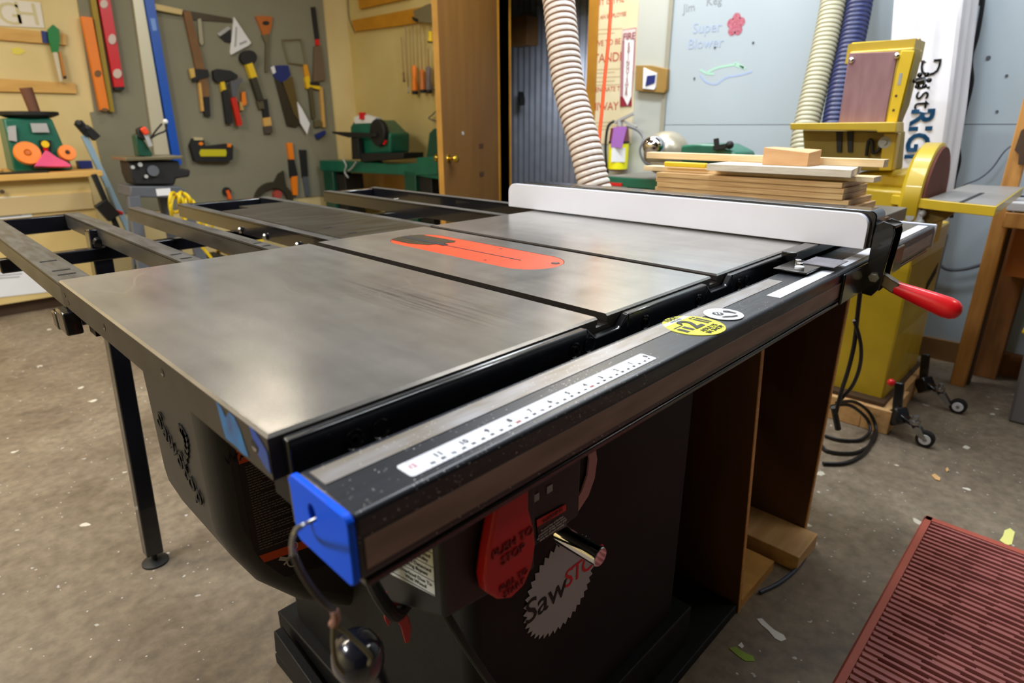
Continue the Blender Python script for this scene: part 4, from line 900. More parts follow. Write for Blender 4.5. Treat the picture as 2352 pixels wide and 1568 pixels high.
for j in range(26):
    t = j/25; c = Vector((BX, top.y+(bot.y-top.y)*t, 1.95-(1.95-.62)*t))
    rad = .055+.080*min(1, max(0, (t-.03)/.22))**.8; rad *= (1-.12*max(0, t-.6)/.4)
    if t > .97: rad *= .8
    ring = []
    for i in range(NB):
        a = 2*math.pi*i/NB; f = 1+.085*math.sin(5*a+1.3*t)+.05*math.sin(11*a+2+t)
        ring.append(bm_.bm.verts.new(c+Vector((rad*f*math.cos(a), rad*f*math.sin(a), 0))))
    rings.append(ring)
for A, Bq in zip(rings, rings[1:]):
    for i in range(NB): bm_._f([A[i], A[(i+1) % NB], Bq[(i+1) % NB], Bq[i]])
bm_._f(rings[0]); bm_._f(rings[-1][::-1])
bago = bm_.build('bag_cloth', CANV, bag)
MB().cyl((BX, bot.y, .30), (BX, bot.y, .64), .14, n=32).build('collector_drum', GREYP, bag, bevel=.006)
MB().cyl((BX, bot.y, .0), (BX, bot.y, .30), .12, n=32).build('stand', RUB, bag)
from mathutils.bvhtree import BVHTree
_bv = BVHTree.FromObject(bago, bpy.context.evaluated_depsgraph_get()); _bo = ORG0[bago]
FXB = BX-.13
dn = (OX(2115, 330, FXB)-OX(2145, 150, FXB)).normalized()
def on_bag(o):
    for v in o.data.vertices:
        p = v.co+ORG0[bag]-ORG0[bago]
        h = _bv.ray_cast(Vector((-1.5, p.y, p.z)), Vector((1, 0, 0)))
        if h[0] is not None: v.co.x = h[0].x+ORG0[bago].x-ORG0[bag].x-.003-(.001 if v.co.x < 0 else 0)
on_bag(text('Dust', OX(2137, 132, FXB), dn, (0, -1, 0), .098, TXTK, bag, depth=.002, align='LEFT', spacing=1.0))
on_bag(text('RIGHT', OX(2118, 247, FXB), dn, (0, -1, 0), .112, TEAL, bag, depth=.002, align='LEFT', offset=.0028))
# ------------------------------------------------------------------ RIGHT WALL THINGS
def wx(pts, th=.006, X=None): X = XW-.001 if X is None else X; return MB().prism([OX(x, y, X-th) for x, y in pts], (th, 0, 0))
po = thing('wall_poster', 'tall yellowed paper poster with red lettering by the doorway', 'poster', (XW-.01, 2.1, 1.3))
wx([(1355, -60), (1472, -60), (1464, 60), (1455, 240), (1450, 330), (1352, 330), (1352, 100)], .003).build('sheet', POSTER, po, smooth=False)
XP = XW-.0048; RW = (0, -1, 0)
for tx, x, y, s in (('IT IS THE', 1405, 2, .05), ('AN EMPLOYEE', 1408, 36, .032), ('WE TO BE', 1396, 98, .045), ('STANDLE', 1398, 133, .075), ('GENERATE TO', 1396, 205, .04), ('HIWAY', 1388, 245, .07)):
    text(tx, OX(x, y, XP), RW, Z_, s, REDINK, po, spacing=.95, depth=.0006)
ln = MB()
for k, y in enumerate((68, 78, 160, 168, 178, 188, 196, 282, 290, 298)):
    p = OX(1362, y, XP); q = OX(1412 if k % 2 else 1430, y-3, XP); ln.bar(p, q, .0005, .006)
ln.build('small_print', mat('faint_brown_ink', (196, 176, 142), .7), po, smooth=False)
fs = thing('extinguisher_sign', 'narrow maroon and white fire extinguisher arrow sign', 'sign', (XW-.012, 1.98, 1.4))
wx([(1430, 68), (1461, 63), (1457, 150), (1449, 244), (1424, 245), (1425, 150)], .007).build('sign_plate', mat('sign_mauve', (160, 112, 122), .6), fs, smooth=False)
wx([(1435, 92), (1456, 90), (1450, 222), (1441, 242), (1431, 222)], .009).build('white_arrow', PAPER, fs, smooth=False)
wx([(1430, 70), (1460, 66), (1459, 92), (1430, 94)], .0085).build('white_header', mat('pale_pink_sign', (214, 196, 196), .6), fs, smooth=False)
XQ = XW-.0125
text('FIRE', OX(1445, 84, XQ), RW, Z_, .055, MARO, fs, spacing=.9, depth=.0006)
for k, chh in enumerate('EXTINGUISHER'): text(chh, OX(1444.5-k*.55, 103+k*10.2, XQ), RW, Z_, .034, MARO, fs, depth=.0006)
wx([(1424, 222), (1431, 222), (1441, 243), (1424, 245)], .0092).build('maroon_corner', MARO, fs, smooth=False)
wx([(1450, 221), (1450, 244), (1442, 243)], .0092).build('maroon_corner', MARO, fs, smooth=False)
swb = thing('switch_block', 'small brown wood block with a white switch on the wall', 'light switch', (XW-.03, 1.8, 1.3))
wx([(1460, 150), (1494, 150), (1532, 158), (1530, 205), (1525, 214), (1459, 208)], .035).build('wood_block', mat('golden_block', (150, 118, 58), .6, var=.15), swb, bevel=.003)
wx([(1478, 155), (1488, 160), (1508, 168), (1505, 200), (1502, 206), (1476, 203)], .045).build('switch_plate', PAPER, swb, smooth=False)
wx([(1486, 174), (1505, 172), (1503, 190), (1482, 198)], .050).build('switch_toggle', NAVY, swb, smooth=False)
# extinguisher
ex = thing('fire_extinguisher', 'fire extinguisher with purple tag and yellow label on the wall', 'fire extinguisher', (XW-.08, 2.06, .8))
ec = OX(1421, 340, XW-.08); zb_ = OX(1421, 392, XW-.08).z; zt_ = OX(1421, 290, XW-.08).z
MB().lathe((ec.x, ec.y, zb_), (0, 0, 1), [(0, .05), (.01, .062), (.20, .062), (.26, .055), (zt_-zb_-.03, .03), (zt_-zb_, .02)], n=28).build('cylinder', mat('extinguisher_maroon', (120, 60, 70), .35), ex)
MB().lathe((ec.x, ec.y, zb_+.012), (0, 0, 1), [(0, .0625), (.035, .0635), (.155, .0635), (.16, .0625)], n=28, caps=False).build('label_band', YELB, ex)
dv = Vector((CX-ec.x, CY-ec.y, 0)).normalized(); sd_ = Vector((-dv.y, dv.x, 0))
def bill(c, w, h, m, nm, off=.0655):
    p = Vector(c)+dv*off; return MB().prism([p-sd_*w/2-Z_*h/2, p+sd_*w/2-Z_*h/2, p+sd_*w/2+Z_*h/2, p-sd_*w/2+Z_*h/2], -dv*.002).build(nm, m, ex, smooth=False)
bill((ec.x, ec.y, zb_+.10), .085, .085, PAPER, 'label_text_panel')
pt = [(1410, 292), (1440, 290), (1428, 340), (1402, 338)]
MB().prism([OX(x, y, ec.x-.07) for x, y in pt], (.002, 0, 0)).build('tag', PURP, ex, smooth=False, label='purple inspection tag')
MB().tube([OX(1412, 278, ec.x), OX(1397, 290, ec.x-.02), OX(1391, 330, ec.x-.03), OX(1392, 370, ec.x-.03), OX(1396, 398, ec.x-.02)], .009, 10).build('discharge_hose', RUB, ex)
MB().bar(OX(1412, 282, ec.x), OX(1456, 260, ec.x-.02), .016, .016).bar(OX(1430, 278, ec.x), OX(1462, 292, ec.x-.02), .014, .014).cyl((ec.x, ec.y, zt_-.01), (ec.x, ec.y, zt_+.03), .018).build('valve_handle', GREYL, ex)
MB().lathe((ec.x, ec.y, zb_+.168), (0, 0, 1), [(0, .064), (.0, .066), (.012, .066), (.012, .064)], n=28, caps=False).build('strap', RUB, ex)
# whiteboard marks
def ink(nm, lab, m, strokes, w_=.008):
    b = MB()
    for s_ in strokes:
        P3 = [OX(x, y, XW-.0012) for x, y in s_]
        P3 = crom(P3, 5) if len(P3) > 2 else P3
        for p, q in zip(P3, P3[1:]):
            d_ = (q-p); n_ = Vector((0, -d_.z, d_.y)).normalized()*w_/2
            b.prism([p-n_, q-n_, q+n_, p+n_], (.0008, 0, 0))
    return b.build(nm, m, smooth=False, label=lab, cat='wall marking')
mk = thing('wall_writing', 'faint blue handwriting on the pale wall left of the red mark', 'wall marking', (XW-.002, 1.6, 1.5))
text('Super\nBlower', OX(1622, 82, XW-.001), (0, -1, -.02), Z_, .075, BLUINK, mk, depth=.0006, linesp=1.05)
mk2 = thing('wall_writing', 'faint grey handwriting high on the pale wall beside the corner trim', 'wall marking', (XW-.002, 1.7, 1.6))
text('Jim', OX(1583, 18, XW-.001), (0, -1, .03), Z_, .06, GRYINK, mk2, depth=.0006)
text('Keg', OX(1640, 2, XW-.001), (0, -1, .03), Z_, .06, GRYINK, mk2, depth=.0006)
c_ = OX(1690, 57, XW-.001)
dm = MB()
for k in range(5):
    a = math.pi/2+k*2*math.pi/5
    cc_ = c_+Vector((0, .028*math.cos(a), .034*math.sin(a))); dm.cyl(cc_, cc_-X_*.0006, .024, n=14)
dm.cyl(c_-X_*.0007, c_-X_*.0012, .034, n=14)
dm.build('red_mark', mat('red_marker', (150, 48, 74), .7, scale=90, rgb2=(186, 120, 134)), smooth=False, label='red flower shaped marker drawing on the pale wall', cat='wall marking')
ink('green_drawing', 'pale green arrow drawing on the pale wall below the red mark', GRNINK, [[(1608, 160), (1622, 168), (1640, 170)], [(1625, 166), (1650, 155), (1690, 148)], [(1686, 144), (1700, 150), (1712, 158)], [(1690, 150), (1708, 156)]], .012)
ink('blue_drawing', 'pale blue wavy line under the green arrow drawing', mat('faint_blue_marker', (156, 174, 210), .7), [[(1608, 172), (1622, 188), (1645, 193), (1668, 178), (1700, 172), (1728, 164)]], .009)
for k, (x, y) in enumerate(((1642, 109), (1730, 98), (2270, 133), (2312, 174), (2290, 256), (1595, 180))):
    pos_ = ['under the blue handwriting', 'right of the red mark', 'right of the hanging black cable', 'near the right edge of the wall', 'above the wall seam at right', 'left of the green drawing'][k]
    MB().cyl(OX(x, y, XW-.004), OX(x, y, XW-.0005), .009 if k == 2 else .006, n=12).build('wall_screw', GREYP, label='grey screw head in the pale wall '+pos_, cat='screw', group='screws in the pale wall')
# door
dr = thing('door_1', 'brown varnished wooden door with brass knobs standing open into the room', 'door', (2.95, 3.0, 0))
dr['kind'] = 'structure'
hinge = Vector((XW-.02, 3.10, 0)); fr_ = OX(1018, 365, 2.56); free = Vector((2.56, fr_.y, 0))
dl = (free-hinge).normalized(); nn = Vector((-dl.y, dl.x, 0)); nn = nn if nn.y > 0 else -nn
leaf = MB().hexa([hinge+Z_*.01, free+Z_*.01, free+nn*.04+Z_*.01, hinge+nn*.04+Z_*.01], [hinge+Z_*2.05, free+Z_*2.05, free+nn*.04+Z_*2.05, hinge+nn*.04+Z_*2.05]).build('door_leaf', DOORM, dr)
e0 = free+dl*.0015
MB().hexa([e0-dl*.001-nn*.001+Z_*.01, e0-nn*.001+Z_*.01, e0+nn*.041+Z_*.01, e0-dl*.001+nn*.041+Z_*.01], [e0-dl*.001-nn*.001+Z_*2.05, e0-nn*.001+Z_*2.05, e0+nn*.041+Z_*2.05, e0-dl*.001+nn*.041+Z_*2.05]).build('door_edge', DOORE, dr, smooth=False)
kz = fr_.z
for s_ in (-1, 1):
    base = free-dl*.07+Z_*kz+(nn*.04 if s_ > 0 else Vector())
    ax = nn*s_
    MB().lathe(base, ax, [(0, .030), (.006, .028), (.010, .012), (.035, .012), (.045, .022), (.055, .028), (.066, .026), (.074, .014), (.075, .001)], n=24).build('door_knob', BRASS, dr)
MB().cyl(free-dl*.25-nn*.003+Z_*(kz+.16), free-dl*.25+Z_*(kz+.16), .012).build('sticker_mark', GREYL, dr)
for dz in (.07, -.13): MB().bar(free-dl*.46-nn*.002+Z_*(kz+dz), free-dl*.52-nn*.002+Z_*(kz+dz), .003, .03).build('door_patch', DARKW, dr)
# small things in the passage
B(4.15, 4.30, 3.62, 3.86, 1.75, 1.98).build('wooden_box', BRNW, bevel=.003, label='small brown box high on the wall inside the dark passage', cat='box')
MB().bar((4.28, 3.82, 1.35), (4.20, 3.72, 1.28), .05, .06).build('wall_hook', RUB, label='black bracket on the corrugated wall beside the door', cat='bracket')
# cream wall strips and screwdrivers
MB().prism([OX(x, y, XW-.03) for x, y in [(820, -30), (946, -60), (946, -6), (825, 21)]], (.028, 0, 0)).build('wall_batten', GOLDW, label='upper golden wood batten on the cream side wall', cat='batten')
MB().prism([OX(x, y, XW-.03) for x, y in [(807, 47), (1000, 10), (1000, 46), (916, 59), (814, 72)]], (.028, 0, 0)).build('wall_batten', GOLDW, label='lower golden wood batten holding screwdrivers on the cream side wall', cat='batten')
MB().tube([OX(799, -40, XW-.012), OX(799, 10, XW-.012), OX(803, 45, XW-.012), OX(815, 76, XW-.012)], .004, 8).build('thin_wire', GREYP, label='thin wire running down beside the golden battens', cat='wire')
rk = thing('tool_rack', 'grey metal tool rack at the right end of the lower golden batten', 'rack', OX(975, 40, XW-.06))
MB().prism([OX(x, y, XW-.07) for x, y in [(948, 25), (985, 8), (1000, 10), (1000, 55), (955, 50)]], (.038, 0, 0)).build('rack_body', mat('rack_olive', (120, 110, 78), .5), rk, bevel=.004)
MB().prism([OX(x, y, XW-.075) for x, y in [(946, 38), (960, 44), (958, 52), (948, 46)]], (.004, 0, 0)).build('clip', RUB, rk)
def driver(pts, yh0, yh1, m, lab, w=.028, tip=None):
    x0_, y0_, x1_, y1_ = pts; o = thing('screwdriver', lab, 'screwdriver', OX(x1_, y1_, XW-.05), 'long tools hanging on the cream side wall')
    f0 = (yh0-y0_)/(y1_-y0_); xm = x0_+(x1_-x0_)*f0
    MB().cyl(OX(x0_, y0_, XW-.05), OX(xm, yh0, XW-.05), .006, n=8).build('shaft', mat('tan_shaft', (156, 130, 92), .4, .3), o)
    if yh1 > yh0:
        a, b_ = OX(xm, yh0, XW-.05), OX(x1_, yh1, XW-.05); L = (b_-a).length
        MB().lathe(a, b_-a, [(0, w*.25), (L*.1, w*.45), (L*.5, w*.38), (L*.8, w*.5), (L, w*.5)], n=14).build('handle', m, o)
        MB().lathe(b_, b_-a, [(0, w*.5), (L*.12, w*.52), (L*.16, w*.4)], n=14).build('end_grip', RUB, o)
driver((922, 85, 928, 185), 165, 185, BRNW, 'thin brown-tipped rod hanging leftmost on the cream side wall', .02)
driver((932, 60, 938, 212), 200, 212, GREYL, 'long thin grey rod hanging second on the cream side wall', .012)
driver((948, 55, 953, 210), 150, 208, ORNG, 'orange and clear handled screwdriver hanging on the cream side wall', .05)
driver((965, 55, 972, 212), 160, 206, mat('amber_handle', (210, 120, 50), .4), 'amber and white handled screwdriver hanging beside the grey one', .055)
driver((984, 110, 985, 212), 152, 206, mat('grey_handle', (120, 110, 116), .5), 'grey handled screwdriver hanging nearest the open door', .05)
driver((988, 60, 988, 110), 72, 95, YELP, 'small yellow tool hanging high beside the door', .04)
MB().tube([OX(992, 200, XW-.05), OX(1005, 215, XW-.05), OX(1008, 245, XW-.05), OX(995, 262, XW-.05), OX(985, 272, XW-.05), OX(1005, 278, XW-.05)], .005, 8).build('looped_wire', GREYP, label='looped wire hanging below the screwdrivers beside the door edge', cat='wire')
# ------------------------------------------------------------------ GREEN LATHE by the side wall
la = thing('wood_lathe', 'dark green wood lathe with black handwheel by the cream wall', 'lathe', (2.85, 4.2, 0))
LX = 2.80
def lx(pts, X=LX): return [OX(x, y, X) for x, y in pts]
MB().prism(lx([(733, 368), (820, 370), (900, 377), (1006, 372), (1006, 412), (960, 404), (850, 398), (735, 392)]), (.22, 0, 0)).build('bed', GRN, la, bevel=.006)
for xx in (741, 927):
    w_ = 22 if xx == 741 else 26
    a = OX(xx, 392, LX); b_ = OX(xx+w_, 392, LX); MB().box(LX, LX+.20, min(a.y, b_.y), max(a.y, b_.y), 0, a.z).build('leg', GRND, la, bevel=.006)
    MB().box(LX+.03, LX+.22, min(a.y, b_.y)-.16, min(a.y, b_.y), 0, a.z-.02).build('leg_web', RUB, la, bevel=.006)
MB().prism(lx([(803, 290), (812, 278), (862, 276), (888, 302), (896, 306), (896, 352), (825, 356), (806, 330)], LX+.02), (.2, 0, 0)).build('headstock', GRN, la, bevel=.02, seg=3)
MB().cyl(OX(865, 305, LX-.02), OX(865, 305, LX-.02)+Vector((.05, 0, 0)), .105, n=32).build('faceplate', RUB, la, bevel=.01)
MB().prism(lx([(762, 302), (860, 306), (862, 314), (800, 316), (763, 306)], LX-.05), (.03, 0, 0)).build('tool_rest', RUB, la, bevel=.003)
MB().prism(lx([(806, 316), (822, 318), (826, 366), (808, 366)], LX-.04), (.05, 0, 0)).build('rest_post', RUB, la, bevel=.004)
MB().prism(lx([(826, 352), (926, 351), (926, 364), (828, 372)], LX-.03), (.20, 0, 0)).build('saddle', RUB, la, bevel=.004)
MB().prism(lx([(813, 270), (830, 262), (848, 268), (862, 270), (860, 282), (815, 284)], LX+.02), (.06, 0, 0)).build('paper_tags', PAPER, la)
MB().prism(lx([(824, 258), (833, 258), (833, 274), (825, 274)], LX-.0), (.03, 0, 0)).build('red_switch', RED, la)
MB().cyl(OX(880, 325, LX-.01), OX(880, 325, LX-.01)+X_*.02, .025).build('red_button', RED, la)
MB().prism(lx([(985, 305), (995, 295), (1012, 293), (1012, 380), (975, 378), (980, 350)], LX+.02), (.16, 0, 0)).build('tailstock', GRND, la, bevel=.01)
MB().prism(lx([(956, 362), (1004, 358), (1004, 402), (956, 402)], LX-.01), (.20, 0, 0)).build('tailstock_base', GRN, la, bevel=.006)
MB().tube([OX(788, 366, LX-.03), OX(795, 380, LX-.03), OX(792, 395, LX-.03), OX(800, 408, LX-.03)], .007, 8).tube([OX(818, 372, LX-.03), OX(808, 386, LX-.03), OX(800, 392, LX-.03)], .007, 8).build('cord', GREYL, la)
MB().prism([OX(x, y, 3.22) for x, y in [(798, 392), (1000, 404), (1000, 470), (798, 470)]], (.06, 0, 0)).build('cardboard_box', mat('tan_cardboard', (196, 156, 88), .7, scale=5, rgb2=(176, 130, 70)), label='tan panel leaning on the wall beneath the green lathe', cat='panel')
# ------------------------------------------------------------------ GREEN TABLE behind the extinguisher, lamp and vise
gt = thing('green_machine_table', 'green edged grey machine table behind the board stack', 'machine table', (2.2, 1.3, 0))
zq = .82
p0 = OZ(1392, 405, zq); p1 = OZ(1530, 416, zq)
GX = p0.x
MB().box(GX-.0, GX+.42, p1.y-.1, p0.y, zq-.05, zq).build('table_edge', GRN, gt, bevel=.004)
MB().box(GX+.004, GX+.416, p1.y-.096, p0.y-.004, zq+.0002, zq+.003).build('table_surface', mat('dull_table_top', (118, 116, 112), .4, .3), gt, smooth=False)
MB().box(GX+.08, GX+.34, p1.y, p0.y-.08, 0, zq-.05).build('pedestal', GRND, gt, bevel=.01)
MB().box(GX-.012, GX-.002, OX(1430, 428, GX).y, OX(1395, 428, GX).y, zq-.045, zq-.03).build('red_stripe', RED, gt)
gl = thing('clamp_lamp', 'silver dome clamp lamp with a beige shade on the green table', 'lamp', OX(1520, 400, 2.5))
c_ = OX(1535, 368, 2.75); 
c3 = OX(1530, 352, 2.72)
MB().sphere(c3, .115, 24, (1, 1, .95)).build('shade', mat('beige_shade', (168, 160, 140), .3, .4), gl)
c2 = OX(1502, 335, 2.55)
MB().sphere(c2, .055, 20, (1, 1, .9)).build('reflector_bulb', CHROME, gl)
MB().tube([OX(1440, 290, 2.7), OX(1465, 300, 2.68), OX(1478, 320, 2.62), OX(1470, 345, 2.6), OX(1480, 372, 2.6), OX(1500, 380, 2.6)], .006, 8).build('spring_arm', GREYP, gl)
MB().cyl(c_+Vector((.0, -.02, -.12)), Vector((c_.x, c_.y-.02, zq+.003)), .02).build('stem', GREYP, gl)
gv = thing('green_drill_head', 'dark green machine head with black lever behind the board stack', 'machine', (2.5, 1.0, 0))
MB().prism([OX(x, y, 2.5) for x, y in [(1563, 334), (1600, 330), (1652, 332), (1680, 346), (1690, 352), (1690, 372), (1562, 372)]], (.2, 0, 0)).build('head', GRN, gv, bevel=.01)
MB().bar(OX(1640, 340, 2.49), OX(1676, 334, 2.49), .02, .02).bar(OX(1647, 345, 2.49), OX(1645, 318, 2.49), .016, .018).sphere(OX(1676, 333, 2.49), .018, 10).build('lever', RUB, gv)
c_ = OX(1625, 372, 2.6); MB().box(2.52, 2.70, c_.y-.08, c_.y+.08, 0, c_.z+.01).build('column', GRND, gv, bevel=.01)
# ------------------------------------------------------------------ RIGHT BENCH POSTS AND BIN
wb = thing('wooden_bench', 'rough timber bench with orange-brown posts at the right edge', 'bench', (3.05, -.3, 0))
f0 = Vector((2.975, -.078, 0))
MB().box(2.965, 3.005, -.115, -.06, 0, 1.18).build('post', OSB, wb, bevel=.003)
MB().box(3.16, 3.25, -.20, -.105, 0, .80).build('post', POSTB, wb, bevel=.003)
MB().box(3.01, 3.05, -.125, -.10, 0, .73).build('post', DARKW, wb)
MB().box(2.93, 2.962, -.60, -.10, .70, .76).build('apron', OSB, wb, bevel=.003)
MB().box(2.93, 3.28, -.62, -.10, .765, .80).build('bench_top', mat('whitish_top', (196, 194, 196), .6), wb, bevel=.004)
MB().box(3.0, 3.25, -.62, -.14, .50, .69).build('drawer_front', mat('reddish_panel', (150, 84, 34), .5), wb)
MB().box(3.25, 3.28, -.9, -.11, 0, .10).build('lower_rail', POSTB, wb)
MB().prism([OX(x, y, 2.95) for x, y in [(2340, 355), (2330, 345), (2345, 300), (2360, 290), (2360, 380), (2338, 378)]], (.01, -.03, 0)).build('bench_bracket', DARKW, wb)
bn = thing('storage_bin', 'grey plastic bin with bright yellow lid at the right edge', 'bin', (2.78, -.42, 0))
MB().hexa([(2.70, -.50, 0), (2.95, -.50, 0), (2.95, -.30, 0), (2.70, -.30, 0)], [(2.67, -.53, .36), (2.98, -.53, .36), (2.98, -.285, .36), (2.67, -.285, .36)]).build('bin_body', mat('bin_grey', (128, 126, 134), .5), bn, bevel=.01)
MB().hexa([(2.65, -.55, .362), (3.0, -.55, .362), (3.0, -.262, .362), (2.65, -.262, .362)], [(2.68, -.52, .46), (2.97, -.52, .46), (2.97, -.30, .46), (2.68, -.30, .46)]).build('lid', YELP, bn, bevel=.01)
# ------------------------------------------------------------------ BACK WALL
YP1 = YB-.012
pg = MB().prism([Vector((1.17, YP1, 2.25)), Vector((3.05, YP1, 2.25))]+[Vector((3.05, YP1, .45)), Vector((1.08, YP1, .45)), OY(207, 258, YP1), OY(217, 256, YP1)], (0, .011, 0))
pg.build('backing_board', PEG, smooth=False, label='large grey tool board covering the back wall', cat='tool board')
def wy(pts, y=None, th=.02): y = YP1-.002 if y is None else y; return MB().prism([OY(a, b, y-th) for a, b in pts], (0, th, 0))
def wtool(name, lab, cat, parts, th=.025, y=None, group=None):
    c = OY(*parts[0][2][0], YP1); o = thing(name, lab, cat, c, group)
    for k, (nm, m, pts) in enumerate(parts): wy(pts, (YP1-.002 if y is None else y)-.003*k, th).build(nm, m, o, bevel=.001)
    return o
def ell(cx, cy, rx, ry, n=18, a0=0, a1=2*math.pi): return [(cx+rx*math.cos(a0+(a1-a0)*i/n), cy+ry*math.sin(a0+(a1-a0)*i/n)) for i in range(n if a1-a0 > 6 else n+1)]
def band(p, q, w):
    dx, dy = q[0]-p[0], q[1]-p[1]; L = math.hypot(dx, dy); nx, ny = -dy/L*w/2, dx/L*w/2
    return [(p[0]+nx, p[1]+ny), (q[0]+nx, q[1]+ny), (q[0]-nx, q[1]-ny), (p[0]-nx, p[1]-ny)]
YW0 = YB-.002
gh = thing('letter_sign', 'white sheet with large pale letters GH on the left wall top', 'sign', OY(50, 40, YW0))
wy([(-30, -6), (92, 6), (102, 64), (-30, 58)], YW0, .004).build('sheet', mat('translucent_sheet', (226, 220, 208), .6), gh, smooth=False)
for tx, x in (('G', 22), ('H', 62)): text(tx, OY(x, 34, YW0-.0045), X_, Z_, .19, mat('letter_cream', (206, 196, 150), .6), gh, depth=.001)
wy([(-40, 58), (152, 78), (153, 104), (-40, 88)], YW0, .02).build('wall_batten', TANW, bevel=.002, label='upper tan batten with a dark blue patch left of the levels', cat='batten')
wy([(94, 70), (110, 73), (111, 100), (98, 98)], YW0-.021, .003).build('tape_patch', NAVY, smooth=False, label='dark blue tape patch on the upper tan batten', cat='tape')
wy([(-40, 178), (173, 191), (177, 215), (-40, 209)], YW0, .02).build('wall_batten', TANW, bevel=.002, label='lower tan batten above the green machine', cat='batten')
wy([(26, 112), (42, 108), (60, 118), (45, 126), (30, 124)], YW0, .001).build('yellow_stain', mat('yellow_note', (224, 208, 90), .7), smooth=False, label='small yellow patch on the wall between the tan battens', cat='note')
wtool('pocket_saw', 'green handled folding saw with orange blade hanging on the tan batten', 'hand tool', [('handle', mat('bright_green', (6, 120, 40), .4), [(110, 68), (122, 56), (136, 68), (138, 92), (134, 122), (120, 120), (112, 90)]), ('blade', mat('amber_blade', (190, 120, 20), .4), [(135, 118), (140, 118), (152, 176), (146, 180)]), ('tip', RUB, [(146, 174), (153, 174), (153, 181), (147, 181)]), ('back_piece', mat('silver_film', (206, 196, 170), .4), [(122, 120), (132, 120), (144, 186), (138, 188)])], y=YW0-.021)
wtool('box_level', 'orange-yellow level hanging vertically at the left of the tool board', 'level', [('body', ORNG, [(187, 37), (212, 40), (251, 253), (231, 253)]), ('vial', BRNW, ell(225, 169, 8, 8)), ('end_notch', BRNW, ell(241, 252, 8, 4))], .05)
wtool('straightedge', 'olive yellow straightedge behind the orange level', 'straightedge', [('bar', mat('olive_yellow', (160, 134, 10), .5), [(203, -30), (216, -30), (263, 257), (252, 257)])], .03)
wtool('box_level', 'short red level with three round vials and black end', 'level', [('body', mat('level_red', (206, 6, 14), .35), [(223, -20), (250, -20), (286, 199), (263, 200)]), ('end_cap', RUB, [(263, 200), (286, 199), (286, 206), (264, 208)]), ('vial', mat('vial_white', (206, 186, 176), .4), ell(239, 9, 9, 10)), ('vial', MATS['vial_white'], ell(258, 90, 9, 12)), ('vial', MATS['vial_white'], ell(270, 169, 10, 11))], .04)
wtool('straightedge', 'wide silver-white straightedge beside the blue level', 'straightedge', [('bar', mat('silver_cream', (206, 200, 176), .35, .2), [(301, -30), (324, -30), (390, 356), (356, 356)])], .03)
wtool('box_level', 'long blue level standing beside the silver straightedge', 'level', [('body', BLUP, [(327, -30), (349, -30), (418, 378), (400, 378)]), ('maker_mark', mat('level_print', (120, 160, 230), .5), [(345, 42), (356, 42), (361, 70), (351, 71)])], .05)
wtool('framing_square', 'dark steel framing square hanging across the top of the tool board', 'square', [('long_blade', mat('dark_steel', (60, 48, 26), .4, .3), [(412, 22), (440, 26), (532, 42), (534, 52), (440, 45), (418, 30)]), ], .008)
wtool('wood_ledge', 'pale wooden ledge left of the framing square', 'shelf', [('ledge', mat('pale_ledge', (206, 184, 130), .6), [(355, 8), (420, 22), (418, 34), (356, 22)])], .04)
wtool('bar_clamp', 'long brown wooden bar with black clamp jaws hanging on the tool board', 'clamp', [('bar', BRNW, [(421, 26), (438, 26), (466, 135), (480, 200), (482, 222), (462, 224), (456, 184), (440, 110)]), ('end', RUB, [(468, 222), (481, 222), (484, 268), (470, 266)]), ('side_bar', TANW, [(456, 190), (462, 190), (469, 255), (463, 256)]), ('jaw', RUB, [(442, 168), (452, 158), (478, 160), (482, 176), (460, 182), (444, 188)]), ('handle', mat('clamp_yellow', (206, 172, 90), .5), [(435, 158), (446, 156), (449, 176), (440, 180)])], .03)
wtool('hook_square', 'slim grey try square hanging below the framing square', 'square', [('blade', mat('pale_grey_steel', (150, 144, 120), .4, .3), [(454, 44), (462, 42), (468, 98), (464, 106), (458, 98)])], .015)
wtool('speed_square', 'white triangular rafter square on the tool board', 'square', [('plate', PAPER, [(538, 39), (577, 98), (572, 104), (531, 126), (529, 118)]), ('slot', GREYL, [(541, 62), (545, 62), (543, 106), (538, 108)]), ('slot', GREYL, [(550, 98), (566, 92), (567, 96), (551, 103)])], .02)
wtool('protractor', 'grey angle tool partly behind the white rafter square', 'square', [('body', GREYL, [(499, 78), (524, 60), (530, 66), (506, 84)]), ('frame', RUB, [(504, 84), (530, 68), (531, 98), (518, 96)])], .012)
wtool('rubber_mallet', 'black round headed mallet with yellow collar hanging on the tool board', 'mallet', [('head', RUB, ell(572, 132, 19, 17)), ('collar', YELP, band((573, 146), (585, 180), 14)), ('shaft', mat('dark_green_shaft', (48, 46, 30), .5), band((583, 178), (600, 230), 13))], .05)
wtool('brush', 'black handled brush hanging below the round mallet', 'brush', [('handle', RUB, band((608, 228), (613, 270), 13)), ('ferrule', TANW, band((613, 270), (616, 290), 17)), ('bristles', mat('dark_bristle', (72, 62, 54), .8), band((616, 289), (618, 306), 18)), ('side', mat('olive_side', (80, 74, 50), .6), [(590, 232), (604, 226), (608, 250), (596, 250)])], .03)
wtool('hand_saw', 'pull saw with orange-brown wooden handle at the top of the tool board', 'saw', [('handle', mat('orange_brown', (178, 96, 20), .45), [(587, 37), (603, 36), (626, 38), (624, 62), (618, 80), (604, 80), (597, 60)]), ('grip_hole', RUB, ell(611, 53, 8, 5)), ('blade', mat('olive_steel', (104, 98, 74), .4, .3), [(602, 80), (620, 78), (618, 110), (616, 165), (610, 165), (611, 100)])], .02)
cs = thing('coping_saw', 'thin wire framed coping saw with orange handle on the tool board', 'saw', OY(670, 120, YP1))
